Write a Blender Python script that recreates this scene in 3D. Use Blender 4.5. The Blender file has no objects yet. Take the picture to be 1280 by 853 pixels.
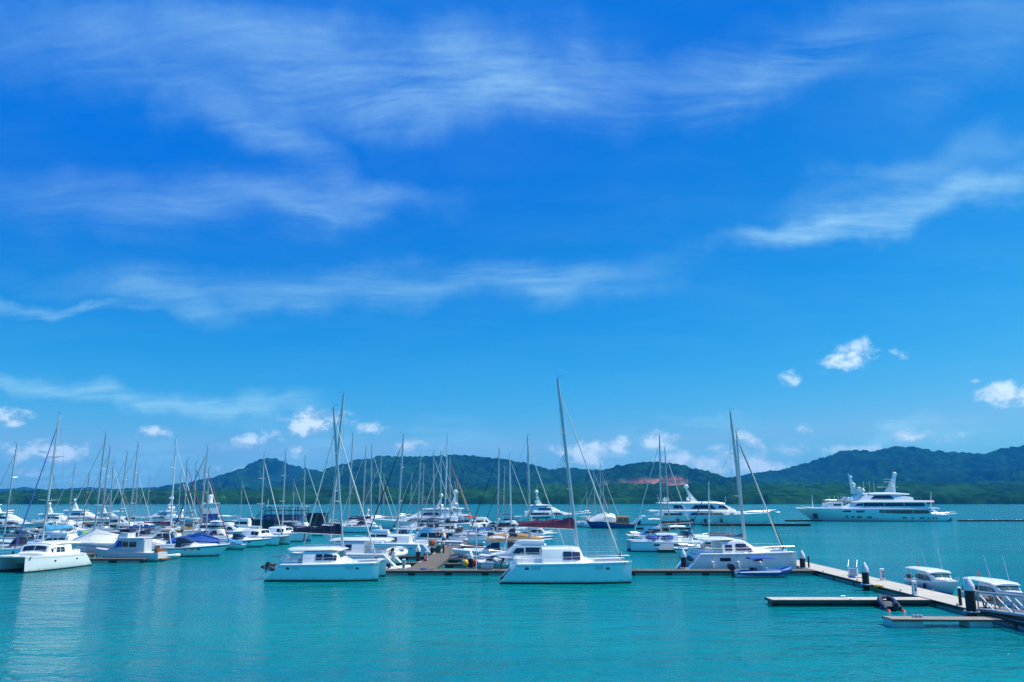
import bpy, bmesh, math, random
import numpy as np
from mathutils import Vector, Matrix
R = math.radians
random.seed(7)
sc = bpy.context.scene
COL = sc.collection

# ------------------------------------------------------------------ camera, sky, sun, exposure
CAM_H = 8.5
PITCH = R(11.19)
cam = bpy.data.cameras.new('camera'); cam.lens = 28.125; cam.sensor_width = 36
cam.clip_start = 0.5; cam.clip_end = 30000
camo = bpy.data.objects.new('camera', cam); COL.objects.link(camo)
camo.location = (0, 0, CAM_H); camo.rotation_euler = (R(90) + PITCH, 0, 0)
sc.camera = camo

SUN_EL, SUN_AZ = R(60), R(80)          # azimuth measured clockwise from +Y (the view direction)
sund = bpy.data.lights.new('sun', 'SUN'); sund.energy = 5.0; sund.angle = R(0.5); sund.color = (1.0, 0.98, 0.83)
suno = bpy.data.objects.new('sun', sund); COL.objects.link(suno)
sdir = Vector((math.sin(SUN_AZ) * math.cos(SUN_EL), math.cos(SUN_AZ) * math.cos(SUN_EL), math.sin(SUN_EL)))
suno.rotation_euler = sdir.to_track_quat('Z', 'Y').to_euler()

sc.view_settings.view_transform = 'Standard'
sc.view_settings.look = 'None'
sc.view_settings.gamma = 1
sc.view_settings.exposure = 0.25
sc.view_settings.use_curve_mapping = False
sc.cycles.use_denoising = True; sc.cycles.denoising_prefilter = "NONE"
sc.cycles.max_bounces = 8
sc.cycles.transparent_max_bounces = 12
sc.cycles.sample_clamp_indirect = 1.5
sc.cycles.caustics_reflective = False
sc.cycles.caustics_refractive = False

def pix_dir(px, py):
    """direction of a photograph pixel (1280 x 853) from the camera"""
    x = (px - 640) / 1000.0; v = (426.5 - py) / 1000.0
    return Vector((x, math.cos(PITCH) - v * math.sin(PITCH), math.sin(PITCH) + v * math.cos(PITCH)))
def G(px, py, z=0.0):
    d = pix_dir(px, py); t = (z - CAM_H) / d.z
    return Vector((d.x * t, d.y * t, z))
def AT(px, py, Y):
    d = pix_dir(px, py); t = Y / d.y
    return Vector((d.x * t, Y, CAM_H + d.z * t))
def azel(px, py):
    d = pix_dir(px, py).normalized()
    return math.degrees(math.atan2(d.x, d.y)), math.degrees(math.asin(d.z))

class NT:
    """small helper for building node trees"""
    def __init__(s, nt): s.nt = nt; s.n = nt.nodes; s.l = nt.links
    def new(s, t, **k):
        o = s.n.new(t)
        for a, b in k.items(): setattr(o, a, b)
        return o
    def put(s, sock, v):
        if hasattr(v, 'is_linked') or isinstance(v, bpy.types.NodeSocket): s.l.new(v, sock)
        elif v is not None: sock.default_value = v
    def math(s, op, a, b=None, c=None, clamp=False):
        o = s.new('ShaderNodeMath', operation=op, use_clamp=clamp)
        s.put(o.inputs[0], a)
        if b is not None: s.put(o.inputs[1], b)
        if c is not None: s.put(o.inputs[2], c)
        return o.outputs[0]
    def vmath(s, op, a, b=None):
        o = s.new('ShaderNodeVectorMath', operation=op)
        s.put(o.inputs[0], a)
        if b is not None: s.put(o.inputs[1], b)
        return o.outputs['Value'] if op in ('LENGTH', 'DOT_PRODUCT') else o.outputs[0]
    def noise(s, vec, scale, detail=4, rough=.5, dist=0, lac=2.0):
        o = s.new('ShaderNodeTexNoise'); s.put(o.inputs['Vector'], vec)
        o.inputs['Scale'].default_value = scale; o.inputs['Detail'].default_value = detail
        o.inputs['Roughness'].default_value = rough; o.inputs['Distortion'].default_value = dist
        o.inputs['Lacunarity'].default_value = lac
        return o.outputs['Fac']
    def ramp(s, v, lo, hi, a=0.0, b=1.0, smooth=True):
        o = s.new('ShaderNodeMapRange', interpolation_type='SMOOTHSTEP' if smooth else 'LINEAR')
        s.put(o.inputs['Value'], v)
        o.inputs['From Min'].default_value = lo; o.inputs['From Max'].default_value = hi
        o.inputs['To Min'].default_value = a; o.inputs['To Max'].default_value = b
        return o.outputs[0]
    def mix(s, f, a, b):
        o = s.new('ShaderNodeMix', data_type='RGBA')
        s.put(o.inputs[0], f); s.put(o.inputs[6], a); s.put(o.inputs[7], b)
        return o.outputs[2]
    def mapping(s, v, loc=(0, 0, 0), rot=(0, 0, 0), scale=(1, 1, 1), typ='POINT'):
        o = s.new('ShaderNodeMapping', vector_type=typ); s.put(o.inputs['Vector'], v)
        o.inputs['Location'].default_value = loc; o.inputs['Rotation'].default_value = rot; o.inputs['Scale'].default_value = scale
        return o.outputs[0]

world = bpy.data.worlds.new('World'); sc.world = world; world.use_nodes = True
def build_world():
    t = NT(world.node_tree); t.n.clear()
    sky = t.new('ShaderNodeTexSky', sky_type='NISHITA'); sky.sun_disc = False
    sky.sun_elevation = SUN_EL; sky.sun_rotation = SUN_AZ
    sky.air_density = 1.0; sky.dust_density = 0.35; sky.ozone_density = 2.6
    # the clear, deeply saturated air of the tropics: a gain and a power for each channel
    ss = t.new('ShaderNodeSeparateXYZ'); t.l.new(sky.outputs[0], ss.inputs[0])
    sc_ = t.new('ShaderNodeCombineXYZ')
    for i, (g, pw, low, top) in enumerate(((3.9, 3.8, 0.0, .215), (1.01, 1.33, .152, .97), (.91, .52, .63, 1.0))):
        c = t.math('POWER', t.math('MULTIPLY', ss.outputs[i], .1), pw)
        t.put(sc_.inputs[i], t.math('MULTIPLY', t.math('MAXIMUM', t.math('MINIMUM', t.math('MULTIPLY', c, g), top), low), 10))
    base = sc_.outputs[0]
    tc = t.new('ShaderNodeTexCoord'); d = t.vmath('NORMALIZE', tc.outputs['Generated'])
    sp = t.new('ShaderNodeSeparateXYZ'); t.l.new(d, sp.inputs[0]); x, y, z = sp.outputs
    deg = 180 / math.pi
    az = t.math('MULTIPLY', t.math('ARCTAN2', x, y), deg)
    el = t.math('MULTIPLY', t.math('ARCSINE', z), deg)
    cb = t.new('ShaderNodeCombineXYZ'); t.l.new(az, cb.inputs[0]); t.l.new(el, cb.inputs[1]); ae = cb.outputs[0]
    inv = t.math('DIVIDE', 1.0, t.math('ADD', t.math('MAXIMUM', z, 0.0), 0.16))
    cp = t.new('ShaderNodeCombineXYZ'); t.put(cp.inputs[0], t.math('MULTIPLY', x, inv)); t.put(cp.inputs[1], t.math('MULTIPLY', y, inv)); p = cp.outputs[0]
    # ragged edges: shift the look-up of the cloud places by noise
    wob = t.new('ShaderNodeTexNoise'); t.put(wob.inputs['Vector'], ae); wob.inputs['Scale'].default_value = .16; wob.inputs['Detail'].default_value = 5
    off = t.vmath('MULTIPLY', t.vmath('SUBTRACT', wob.outputs['Color'], (.5, .5, .5)), (9, 6, 0))
    aew = t.vmath('ADD', ae, off)
    def blob(px, py, rx, ry, rot, amp, src, hard=0.0):
        a, e = azel(px, py); k = 0.0573
        a1, e1 = azel(px + 20, py); k1 = math.hypot(a1 - a, e1 - e) / 20
        m = t.mapping(src, (a, e, 0), (0, 0, R(rot)), (rx * k1, ry * k1, 1), 'TEXTURE')
        ln = t.vmath('LENGTH', m)
        return t.ramp(ln, hard, 1.0, amp, 0.0)
    def total(lst, src, hard=0.0, mx=False):
        acc = None
        for b in lst:
            v = blob(*b, src, hard)
            acc = v if acc is None else t.math('MAXIMUM' if mx else 'ADD', acc, v)
        return acc
    # high thin cirrus, in streaks
    m = total([(500, 95, 330, 80, 4, .95), (680, 105, 170, 60, 0, .6), (330, 165, 240, 40, -18, .6), (150, 55, 330, 75, 8, .42), (900, 95, 420, 60, 3, .5), (1000, 80, 160, 40, 20, .4),
               (1040, 280, 230, 34, 4, 1.0), (1190, 255, 180, 36, 6, .85), (1010, 290, 120, 26, -4, .6), (1120, 228, 220, 40, 4, .45), (230, 250, 380, 60, 6, .42), (430, 245, 190, 30, 4, .45),
               (420, 355, 480, 40, 4, .5), (90, 380, 160, 14, 4, .8), (230, 375, 110, 30, -12, .5), (700, 350, 200, 40, 6, .5),
               (120, 488, 330, 20, -3, 1.0), (300, 505, 160, 26, -2, .75), (1150, 545, 130, 18, 4, .75), (880, 524, 100, 11, -4, .65),
               (1230, 60, 200, 90, 10, .4)], aew)
    pw = t.new('ShaderNodeTexNoise'); t.put(pw.inputs['Vector'], p); pw.inputs['Scale'].default_value = 1.1; pw.inputs['Detail'].default_value = 3
    pp = t.vmath('ADD', p, t.vmath('MULTIPLY', t.vmath('SUBTRACT', pw.outputs['Color'], (.5, .5, .5)), (.42, .42, 0)))
    s1 = t.noise(t.mapping(pp, (0, 0, 0), (0, 0, R(24)), (0.75, 4.2, 1)), 1.9, 10, .66, .15)
    s2 = t.noise(t.mapping(pp, (3, 1, 0), (0, 0, R(-10)), (1.1, 2.2, 1)), 1.6, 10, .64, .2)
    s3 = t.noise(t.mapping(pp, (1, 7, 0), (0, 0, R(40)), (1.7, 8.0, 1)), 3.4, 9, .7, .15)
    st = t.math('ADD', t.math('ADD', t.math('MULTIPLY', s1, .45), t.math('MULTIPLY', s2, .35)), t.math('MULTIPLY', s3, .2))
    st = t.ramp(st, .37, .76, smooth=False)
    cir = t.math('MULTIPLY', st, t.math('MINIMUM', m, 1.1))
    cir = t.math('ADD', cir, t.math('MULTIPLY', t.math('MINIMUM', m, 1.0), .05))
    veil = t.math('MULTIPLY', t.ramp(s2, .35, .75), .03)
    cir = t.math('MINIMUM', t.math('ADD', t.math('MULTIPLY', cir, .74), t.math('MULTIPLY', veil, t.ramp(z, .02, .25))), .9)
    # puffs of cumulus near the horizon
    cum = [(15, 522, 40, 17, 0, .9), (75, 565, 45, 22, 0, 1.0), (20, 565, 60, 20, 0, .75), (65, 585, 60, 14, 0, .6), (197, 541, 33, 14, 0, .62), (300, 551, 34, 14, 10, .62),
           (385, 530, 62, 20, 8, .95), (412, 522, 30, 15, 0, .9), (375, 562, 22, 10, 0, .7), (290, 588, 40, 14, 0, .6), (470, 536, 30, 12, 0, .55),
           (735, 565, 48, 19, -6, 1.1), (770, 557, 28, 13, 0, .9), (820, 552, 38, 16, 0, 1.05), (855, 578, 40, 16, 0, .85), (880, 578, 45, 17, 0, .8), (940, 574, 62, 20, -8, 1.0), (990, 565, 35, 14, 0, .75),
           (935, 550, 28, 12, -30, .65), (1062, 445, 46, 22, 15, .82), (1124, 442, 14, 14, 60, .6), (990, 470, 28, 16, 20, .5), (1011, 537, 16, 9, 0, .7), (1252, 492, 40, 21, 0, 1.2), (1284, 492, 30, 18, 0, 1.0), (1219, 477, 12, 7, 0, .5),
           (1150, 548, 60, 14, 3, .7), (1060, 562, 70, 12, 0, .5), (520, 560, 60, 14, 0, .4)]
    cum = [(a_, b_, c_ * 1.34, d_ * 1.38, e_, f_ * .94) for a_, b_, c_, d_, e_, f_ in cum]
    cm = total(cum, t.vmath('ADD', ae, t.vmath('MULTIPLY', off, (.16, .16, 0))), 0.0, True)
    cn = t.noise(t.mapping(ae, scale=(.8, 1.15, 1)), .75, 8, .62, .25)
    dens = t.math('ADD', cm, t.math('MULTIPLY', t.math('SUBTRACT', cn, .5), 2.3))
    cu = t.ramp(dens, .14, 1.0)
    cu = t.math('MULTIPLY', cu, t.ramp(cm, .02, .22, 0, .95))
    low = t.noise(t.mapping(t.vmath('ADD', ae, (-.35, .75, 0)), scale=(.8, 1.15, 1)), .75, 8, .62, .25)
    core = t.ramp(t.math('SUBTRACT', cn, low), -.13, .10)
    left = t.ramp(az, -16, 2)                       # the banks to the left are thicker and greyer
    shade = t.math('MULTIPLY', t.math('SUBTRACT', 1.0, core), t.math('SUBTRACT', 1.0, t.math('MULTIPLY', left, .6)))
    ccol = t.mix(shade, (7.8, 9.6, 10.4, 1), (3.0, 5.1, 7.0, 1))
    # faint brightening of the air towards the horizon
    c1 = t.mix(cir, base, (5.0, 8.5, 9.6, 1))
    bank = total([(60, 575, 260, 50, 0, .5), (380, 560, 150, 45, 0, .35), (250, 590, 200, 30, 0, .4), (760, 575, 140, 40, 0, .4), (930, 580, 130, 45, 0, .55), (1150, 555, 170, 35, 2, .45), (560, 560, 140, 40, 0, .25)], aew)
    bank = t.math('MULTIPLY', bank, t.ramp(s2, .30, .62))
    c1 = t.mix(t.math('MINIMUM', bank, .7), c1, (3.7, 7.7, 9.6, 1))
    c2 = t.mix(cu, c1, ccol)
    bg = t.new('ShaderNodeBackground'); t.l.new(c2, bg.inputs[0]); bg.inputs[1].default_value = 0.1
    out = t.new('ShaderNodeOutputWorld'); t.l.new(bg.outputs[0], out.inputs[0])
build_world()
world.cycles.sampling_method = 'MANUAL'; world.cycles.sample_map_resolution = 1024

# ------------------------------------------------------------------ materials
MAT = {}
def mat(name, col, rough=.5, metal=0.0, spec=.5, var=0.0, vscale=1.5, coat=0.0, bump=0.0, bscale=20, trans=0.0, streak=0.0, alpha=None, wl=False):
    if name in MAT: return MAT[name]
    m = bpy.data.materials.new(name); m.use_nodes = True
    t = NT(m.node_tree); b = t.n['Principled BSDF']
    c = (*col, 1)
    b.inputs['Base Color'].default_value = c; b.inputs['Roughness'].default_value = rough
    b.inputs['Metallic'].default_value = metal; b.inputs['Specular IOR Level'].default_value = spec
    if coat: b.inputs['Coat Weight'].default_value = coat; b.inputs['Coat Roughness'].default_value = .08
    if var or streak or bump:
        tc = t.new('ShaderNodeTexCoord'); v = tc.outputs['Object']
    if var or streak:
        n = t.noise(v, vscale, 6, .6)
        f = t.ramp(n, .3, .7, 1 - var, 1 + var * .4, False)
        cc = t.vmath('SCALE', c[:3]); cc.node.inputs['Scale'].default_value = 1; t.l.new(f, cc.node.inputs['Scale'])
        if streak:
            s = t.noise(t.mapping(v, scale=(1, 1, .06)), 5.0, 5, .65)
            s2 = t.ramp(s, .52, .8, 0, streak)
            cc = t.mix(s2, cc, (.30, .24, .16, 1))
        t.l.new(cc, b.inputs['Base Color'])
    if wl:
        sz = t.new('ShaderNodeSeparateXYZ'); t.l.new(v, sz.inputs[0])
        wz = t.math('ADD', sz.outputs[2], t.math('MULTIPLY', t.math('SUBTRACT', t.noise(t.mapping(v, scale=(1, 1, .3)), 2.2, 5, .65), .5), .55))
        cc = t.mix(t.ramp(wz, .12, .42, .55, 0), cc, (.22, .21, .12, 1)); t.l.new(cc, b.inputs['Base Color'])
    if bump:
        bn = t.new('ShaderNodeBump'); bn.inputs['Strength'].default_value = bump; bn.inputs['Distance'].default_value = .05
        t.l.new(t.noise(v, bscale, 4, .6), bn.inputs['Height']); t.l.new(bn.outputs[0], b.inputs['Normal'])
    if trans: b.inputs['Transmission Weight'].default_value = trans
    if alpha is not None: b.inputs['Alpha'].default_value = alpha
    MAT[name] = m
    return m
def M_(n): return MAT[n]
mat('gelcoat', (.86, .86, .845), .22, wl=True, spec=.5, var=.06, vscale=.5, coat=.3, streak=.10)
mat('gelcoat_worn', (.68, .68, .66), .4, wl=True, var=.12, vscale=.8, streak=.25)
mat('cream', (.78, .74, .64), .35, wl=True, var=.06, streak=.1)
mat('grey_paint', (.40, .46, .52), .35, var=.08, streak=.08)
mat('pale_grey', (.58, .61, .64), .35, wl=True, var=.08, streak=.1)
mat('navy_paint', (.010, .016, .045), .2, coat=.5, var=.15)
mat('blue_paint', (.006, .06, .26), .3, var=.15)
mat('black_paint', (.012, .013, .016), .35, var=.2)
mat('red_paint', (.45, .03, .02), .4, var=.1)
mat('orange_paint', (.75, .16, .02), .45, var=.08)
mat('yellow_paint', (.70, .42, .03), .45, var=.1)
mat('lime_paint', (.28, .60, .02), .4, var=.1)
mat('green_paint', (.02, .13, .06), .5, var=.15)
mat('antifoul', (.012, .018, .03), .6, var=.3, vscale=3)
mat('glass', (.012, .018, .026), .06, spec=.9)
mat('tinted', (.05, .04, .09), .08, spec=.9)
mat('green_glass', (.03, .09, .09), .08, spec=.8)
mat('mast_metal', (.55, .57, .58), .38, metal=.35, var=.05)
mat('white_mast', (.80, .80, .80), .35, var=.03)
mat('steel', (.62, .63, .64), .28, metal=.8)
mat('wire', (.22, .23, .25), .5, metal=.3)
mat('rope', (.55, .52, .45), .9)
mat('dark_rope', (.05, .05, .07), .9)
mat('blue_rope', (.03, .09, .35), .9)
mat('canvas_navy', (.012, .017, .055), .85, var=.25, bump=.5, bscale=6)
mat('canvas_blue', (.006, .075, .36), .8, var=.2, bump=.5, bscale=5)
mat('canvas_sky', (.05, .30, .55), .8, var=.2, bump=.5, bscale=5)
mat('canvas_burgundy', (.30, .045, .085), .85, var=.3, bump=.6, bscale=5)
mat('canvas_grey', (.20, .23, .27), .85, var=.2, bump=.4, bscale=5)
mat('canvas_tan', (.33, .19, .07), .85, var=.25, bump=.5, bscale=5)
mat('canvas_white', (.72, .72, .72), .8, var=.12, bump=.8, bscale=3)
mat('canvas_black', (.014, .014, .018), .8, var=.2)
mat('canvas_red', (.38, .02, .05), .8, var=.2, bump=.4, bscale=5)
mat('sailcloth', (.72, .70, .64), .8, var=.1)
mat('rubber_grey', (.42, .45, .46), .6, var=.1)
mat('rubber_dark', (.05, .07, .08), .6, var=.2)
mat('rubber_white', (.70, .71, .71), .5, var=.06)
mat('rubber_blue', (.006, .085, .36), .5, var=.1)
mat('rubber_navy', (.012, .02, .07), .5, var=.1)
mat('teak', (.33, .21, .11), .7, var=.2, vscale=3)
mat('varnish', (.30, .09, .025), .3, var=.3, vscale=2, coat=.3)
mat('skin', (.45, .27, .18), .6)
mat('black_motor', (.015, .015, .018), .3)
# ------------------------------------------------------------------ water
def tag(o, label=None, cat=None, group=None, kind=None):
    if label: o['label'] = label
    if cat: o['category'] = cat
    if group: o['group'] = group
    if kind: o['kind'] = kind
    return o
def mesh_np(name, V, F, m, smooth=True):
    me = bpy.data.meshes.new(name)
    V = np.asarray(V, dtype=np.float32); F = np.asarray(F, dtype=np.int32)
    me.vertices.add(len(V)); me.vertices.foreach_set('co', V.ravel())
    k = F.shape[1]
    me.loops.add(F.size); me.loops.foreach_set('vertex_index', F.ravel())
    me.polygons.add(len(F)); me.polygons.foreach_set('loop_start', np.arange(0, F.size, k, dtype=np.int32))
    me.update(calc_edges=True); me.validate()
    me.polygons.foreach_set('use_smooth', np.full(len(F), smooth)); me.update()
    if m: me.materials.append(m)
    o = bpy.data.objects.new(name, me); COL.objects.link(o)
    return o

def water_mat():
    m = bpy.data.materials.new('sea_water'); m.use_nodes = True
    t = NT(m.node_tree); b = t.n['Principled BSDF']
    tc = t.new('ShaderNodeTexCoord'); v = tc.outputs['Object']
    big = t.noise(t.mapping(v, scale=(.55, 1, 1)), .022, 4, .55, .6)
    calm = t.ramp(big, .40, .64)
    sp = t.new('ShaderNodeSeparateXYZ'); t.l.new(v, sp.inputs[0])
    patch = t.noise(t.mapping(v, (40, 10, 0), scale=(.5, 1, 1)), .035, 5, .6)
    c = t.mix(t.ramp(patch, .3, .7), (.0001, .152, .194, 1), (.0002, .212, .212, 1))
    t.l.new(c, b.inputs['Base Color'])
    b.inputs['IOR'].default_value = 1.333
    b.inputs['Specular Tint'].default_value = (.10, .85, 1, 1)
    b.inputs['Specular IOR Level'].default_value = .36
    # waves from three sizes of ripples; flatter in the lee of the boats
    w1 = t.noise(t.mapping(v, rot=(0, 0, R(20)), scale=(.55, 1, 1)), .55, 3, .55, .4)
    w2 = t.noise(t.mapping(v, rot=(0, 0, R(-15)), scale=(.6, 1, 1)), 2.0, 3, .6, .3)
    w3 = t.noise(t.mapping(v, rot=(0, 0, R(10)), scale=(.7, 1, 1)), 5.5, 2, .6)
    w0 = t.noise(t.mapping(v, rot=(0, 0, R(12)), scale=(.45, 1, 1)), .16, 3, .6, .5)
    h = t.math('ADD', t.math('ADD', t.math('ADD', t.math('MULTIPLY', w0, .55), t.math('MULTIPLY', w1, .42)), t.math('MULTIPLY', w2, .17)), t.math('MULTIPLY', w3, .03))
    h = t.math('MULTIPLY', h, t.ramp(calm, 0, 1, 1.0, .55))
    bn = t.new('ShaderNodeBump'); bn.inputs['Strength'].default_value = 1.0; bn.inputs['Distance'].default_value = WAVE
    t.l.new(h, bn.inputs['Height']); t.l.new(bn.outputs[0], b.inputs['Normal'])
    t.put(b.inputs['Roughness'], .10)
    return m
WAVE = 1.0
gx = [-9000, -3000, -800, -200, -60, 0, 60, 200, 800, 3000, 9000]; gy = [-150, 0, 60, 140, 300, 700, 1600, 9000]
V = [(x, y, 0) for y in gy for x in gx]
F = [(j * len(gx) + i, j * len(gx) + i + 1, (j + 1) * len(gx) + i + 1, (j + 1) * len(gx) + i) for j in range(len(gy) - 1) for i in range(len(gx) - 1)]
tag(mesh_np('water', V, F, water_mat()), 'turquoise rippled sea water of the marina and bay', None, kind='structure')

# ------------------------------------------------------------------ hills
def hash2(i, j, k):
    n = (i.astype(np.int64) * 374761393 + j.astype(np.int64) * 668265263 + k * 974711) & 0xffffffff
    n = ((n ^ (n >> 13)) * 1274126177) & 0xffffffff
    return ((n ^ (n >> 16)) & 0xffff) / 65535.0
def vnoise(x, y, k=0):
    i = np.floor(x); j = np.floor(y); fx = x - i; fy = y - j
    fx = fx * fx * (3 - 2 * fx); fy = fy * fy * (3 - 2 * fy)
    a = hash2(i, j, k); b = hash2(i + 1, j, k); c = hash2(i, j + 1, k); d = hash2(i + 1, j + 1, k)
    return (a * (1 - fx) + b * fx) * (1 - fy) + (c * (1 - fx) + d * fx) * fy
def fbm(x, y, o=5, k=0):
    s = 0; a = .5
    for q in range(o):
        s = s + a * vnoise(x, y, k + q); x = x * 2.03; y = y * 2.03; a *= .5
    return s
def crowns(x, y, cell, k):
    """domed tree tops: height and a per-tree tint"""
    x = x / cell; y = y / cell; i0 = np.floor(x); j0 = np.floor(y)
    best = np.full(x.shape, -1.0); tint = np.zeros(x.shape)
    for di in (-1, 0, 1):
        for dj in (-1, 0, 1):
            i = i0 + di; j = j0 + dj
            cx = i + hash2(i, j, k); cy = j + hash2(i, j, k + 1); r = .55 + .5 * hash2(i, j, k + 2)
            d2 = ((x - cx) ** 2 + (y - cy) ** 2) / (r * r)
            hh = np.where(d2 < 1, np.sqrt(np.maximum(0, 1 - d2)) * (.5 + .8 * hash2(i, j, k + 3)), 0)
            upd = hh > best
            best = np.where(upd, hh, best); tint = np.where(upd, hash2(i, j, k + 4), tint)
    return best, tint
def forest_mat(name, dark, light, quarry=False):
    m = bpy.data.materials.new(name); m.use_nodes = True
    t = NT(m.node_tree); b = t.n['Principled BSDF']
    at = t.new('ShaderNodeAttribute', attribute_name='tint')
    tc = t.new('ShaderNodeTexCoord'); v = tc.outputs['Object']
    big = t.noise(v, .004, 5, .6)
    f = t.math('ADD', t.math('MULTIPLY', t.math('POWER', at.outputs['Fac'], 1.6), .75), t.math('MULTIPLY', t.ramp(big, .35, .7), .35))
    c = t.mix(f, (*dark, 1), (*light, 1))
    if quarry:
        q = t.new('ShaderNodeAttribute', attribute_name='quarry')
        sp = t.new('ShaderNodeSeparateXYZ'); t.l.new(v, sp.inputs[0])
        n1 = t.noise(t.mapping(v, scale=(.12, .12, 1)), .16, 5, .65)
        rock = t.mix(t.ramp(n1, .38, .62), (.07, .085, .11, 1), (.30, .22, .21, 1))
        soil = t.mix(t.ramp(t.noise(v, .05, 5, .6), .35, .65), (.28, .085, .05, 1), (.58, .29, .20, 1))
        side = t.ramp(t.math('ADD', sp.outputs[0], t.math('MULTIPLY', n1, 160)), 440, 540)
        c = t.mix(q.outputs['Fac'], c, t.mix(side, rock, soil))
    t.l.new(c, b.inputs['Base Color']); b.inputs['Roughness'].default_value = .85; b.inputs['Specular IOR Level'].default_value = 0
    return m
def hill(name, label, prof, Y, front, back, step, cell, tree_h, mtl, seed, quarry=None, sharp=1.0):
    pts = [AT(px, py, Y) for px, py in prof]
    xs = np.array([p.x for p in pts]); zs = np.array([p.z for p in pts])
    X = np.arange(xs[0], xs[-1], step); y = np.concatenate([np.arange(-front, 60, step * 1.1), np.arange(60, back, step * 5)])
    XX, YY = np.meshgrid(X, y)
    i = np.clip(np.searchsorted(xs, X) - 1, 0, len(xs) - 2)
    tt = (X - xs[i]) / (xs[i + 1] - xs[i]); tt = tt * tt * (3 - 2 * tt) * .5 + tt * .5
    ridge = zs[i] * (1 - tt) + zs[i + 1] * tt
    # spurs and gullies running down from the ridge line
    warp = (fbm(XX / 260, YY / 260, 3, seed) - .5) * 260
    sp = np.abs(fbm((XX + warp) / 300, YY / 1300, 4, seed + 9) - .47) * 5
    u = np.where(YY < 0, -YY / front, YY / back)
    u = np.clip(u, 0, 1)
    down = np.where(YY < 0, (1 - u) ** (.95 + 1.9 * np.clip(sp, 0, 1.3)), (1 - u) ** 1.4)
    z = np.maximum(ridge, 0)[None, :] * down
    z = z + (fbm(XX / 90, YY / 90, 3, seed + 30) - .45) * 44 * np.clip(u * 6, 0, 1) * (1 - u)
    qm = None
    if quarry:
        qm = quarry(XX, YY, z)
        st = 15.0; terr = np.floor(z / st) * st + np.clip((z / st - np.floor(z / st) - .65) / .35, 0, 1) * st
        z = z * (1 - qm) + terr * qm
    h, tint = crowns(XX, YY, cell, seed + 50)
    z = z - tree_h * .55 + h * tree_h * (1 - (qm if quarry else 0))
    z = np.where(u > .98, -2, z)
    nx, ny = len(X), len(y)
    idx = np.arange(nx * ny).reshape(ny, nx)
    F = np.stack([idx[:-1, :-1], idx[:-1, 1:], idx[1:, 1:], idx[1:, :-1]], -1).reshape(-1, 4)
    o = mesh_np(name, np.stack([XX, Y + YY, z], -1).reshape(-1, 3), F, mtl)
    a = o.data.attributes.new('tint', 'FLOAT', 'POINT'); a.data.foreach_set('value', tint.astype(np.float32).ravel())
    if quarry:
        a = o.data.attributes.new('quarry', 'FLOAT', 'POINT'); a.data.foreach_set('value', qm.astype(np.float32).ravel())
    return tag(o, label, kind='structure')
FM = forest_mat('hill_forest', (.001, .009, .009), (.012, .068, .020))
def quarry_mask(X, Y, z):
    # the cut face: a bite in the front slope between two heights
    n = (fbm(X / 60, z / 40, 4, 77) - .47)
    a = 268 + 60 * n; b = 612 + 50 * n
    zc = 56 + (X - 300) / 310 * 12
    up = zc + 14 + 36 * n + np.clip((X - 480) / 90, 0, 1) * 12; lo = zc - 22 + 18 * n
    m = np.clip((X - a) / 25, 0, 1) * np.clip((b - X) / 25, 0, 1) * np.clip((z - lo) / 6, 0, 1) * np.clip((up - z) / 6, 0, 1)
    patch = np.clip((fbm(X / 38, z / 9, 4, 79) - .38) * 9, 0, 1)
    return m * (Y < -20) * (.25 + .75 * patch)
hill('far_hills', 'low distant hills at the far left of the bay', [(-330, 606), (-150, 604), (-60, 609), (0, 612), (27, 610), (60, 613), (112, 610), (150, 612), (190, 610), (230, 609), (290, 612), (340, 616), (420, 622)], 6200, 1500, 900, 16, 30, 14, FM, 11)
hill('peak_hill', 'single forested peak left of the centre', [(120, 624), (170, 618), (225, 607), (250, 603), (270, 599), (300, 587), (320, 577), (335, 573), (350, 576), (365, 583), (385, 587), (410, 592), (450, 600), (500, 610), (560, 620)], 4600, 1500, 900, 11, 24, 15, FM, 21)
hill('long_ridge', 'long dark forested ridge behind the marina', [(300, 624), (340, 617), (370, 606), (395, 595), (420, 584), (450, 575), (480, 571), (530, 572), (575, 569), (590, 571), (620, 574), (649, 578), (670, 583), (689, 589), (708, 586), (731, 587), (757, 589), (800, 600), (850, 615), (900, 622)], 3700, 1300, 800, 9, 22, 14, FM, 31)
hill('quarry_hill', 'forested hill with a red and grey quarry cut in its face', [(690, 622), (720, 602), (745, 591), (770, 583), (798, 579), (821, 578), (854, 583), (868, 587), (882, 590), (902, 597), (919, 598), (950, 603), (990, 612), (1040, 620)], 3000, 1000, 600, 7, 19, 12, forest_mat('quarry_forest', (.001, .009, .009), (.012, .068, .020), True), 41, quarry_mask)
hill('right_hills', 'high forested hills on the right behind the white superyacht', [(880, 615), (905, 603), (940, 592), (970, 589), (1000, 582), (1030, 572), (1055, 564), (1090, 564), (1120, 559), (1140, 559), (1170, 565), (1200, 567), (1230, 569), (1260, 560), (1290, 558), (1380, 548), (1480, 556), (1560, 575)], 4100, 1500, 800, 10, 23, 15, FM, 51)
hill('low_hills', 'low forested foothills along the right shore', [(820, 622), (860, 614), (900, 609), (950, 604), (1000, 603), (1050, 608), (1100, 610), (1180, 608), (1240, 603), (1290, 600), (1400, 600), (1500, 606)], 2700, 800, 500, 7, 18, 12, forest_mat('foothill_forest', (.001, .014, .009), (.020, .095, .026)), 61)
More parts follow.
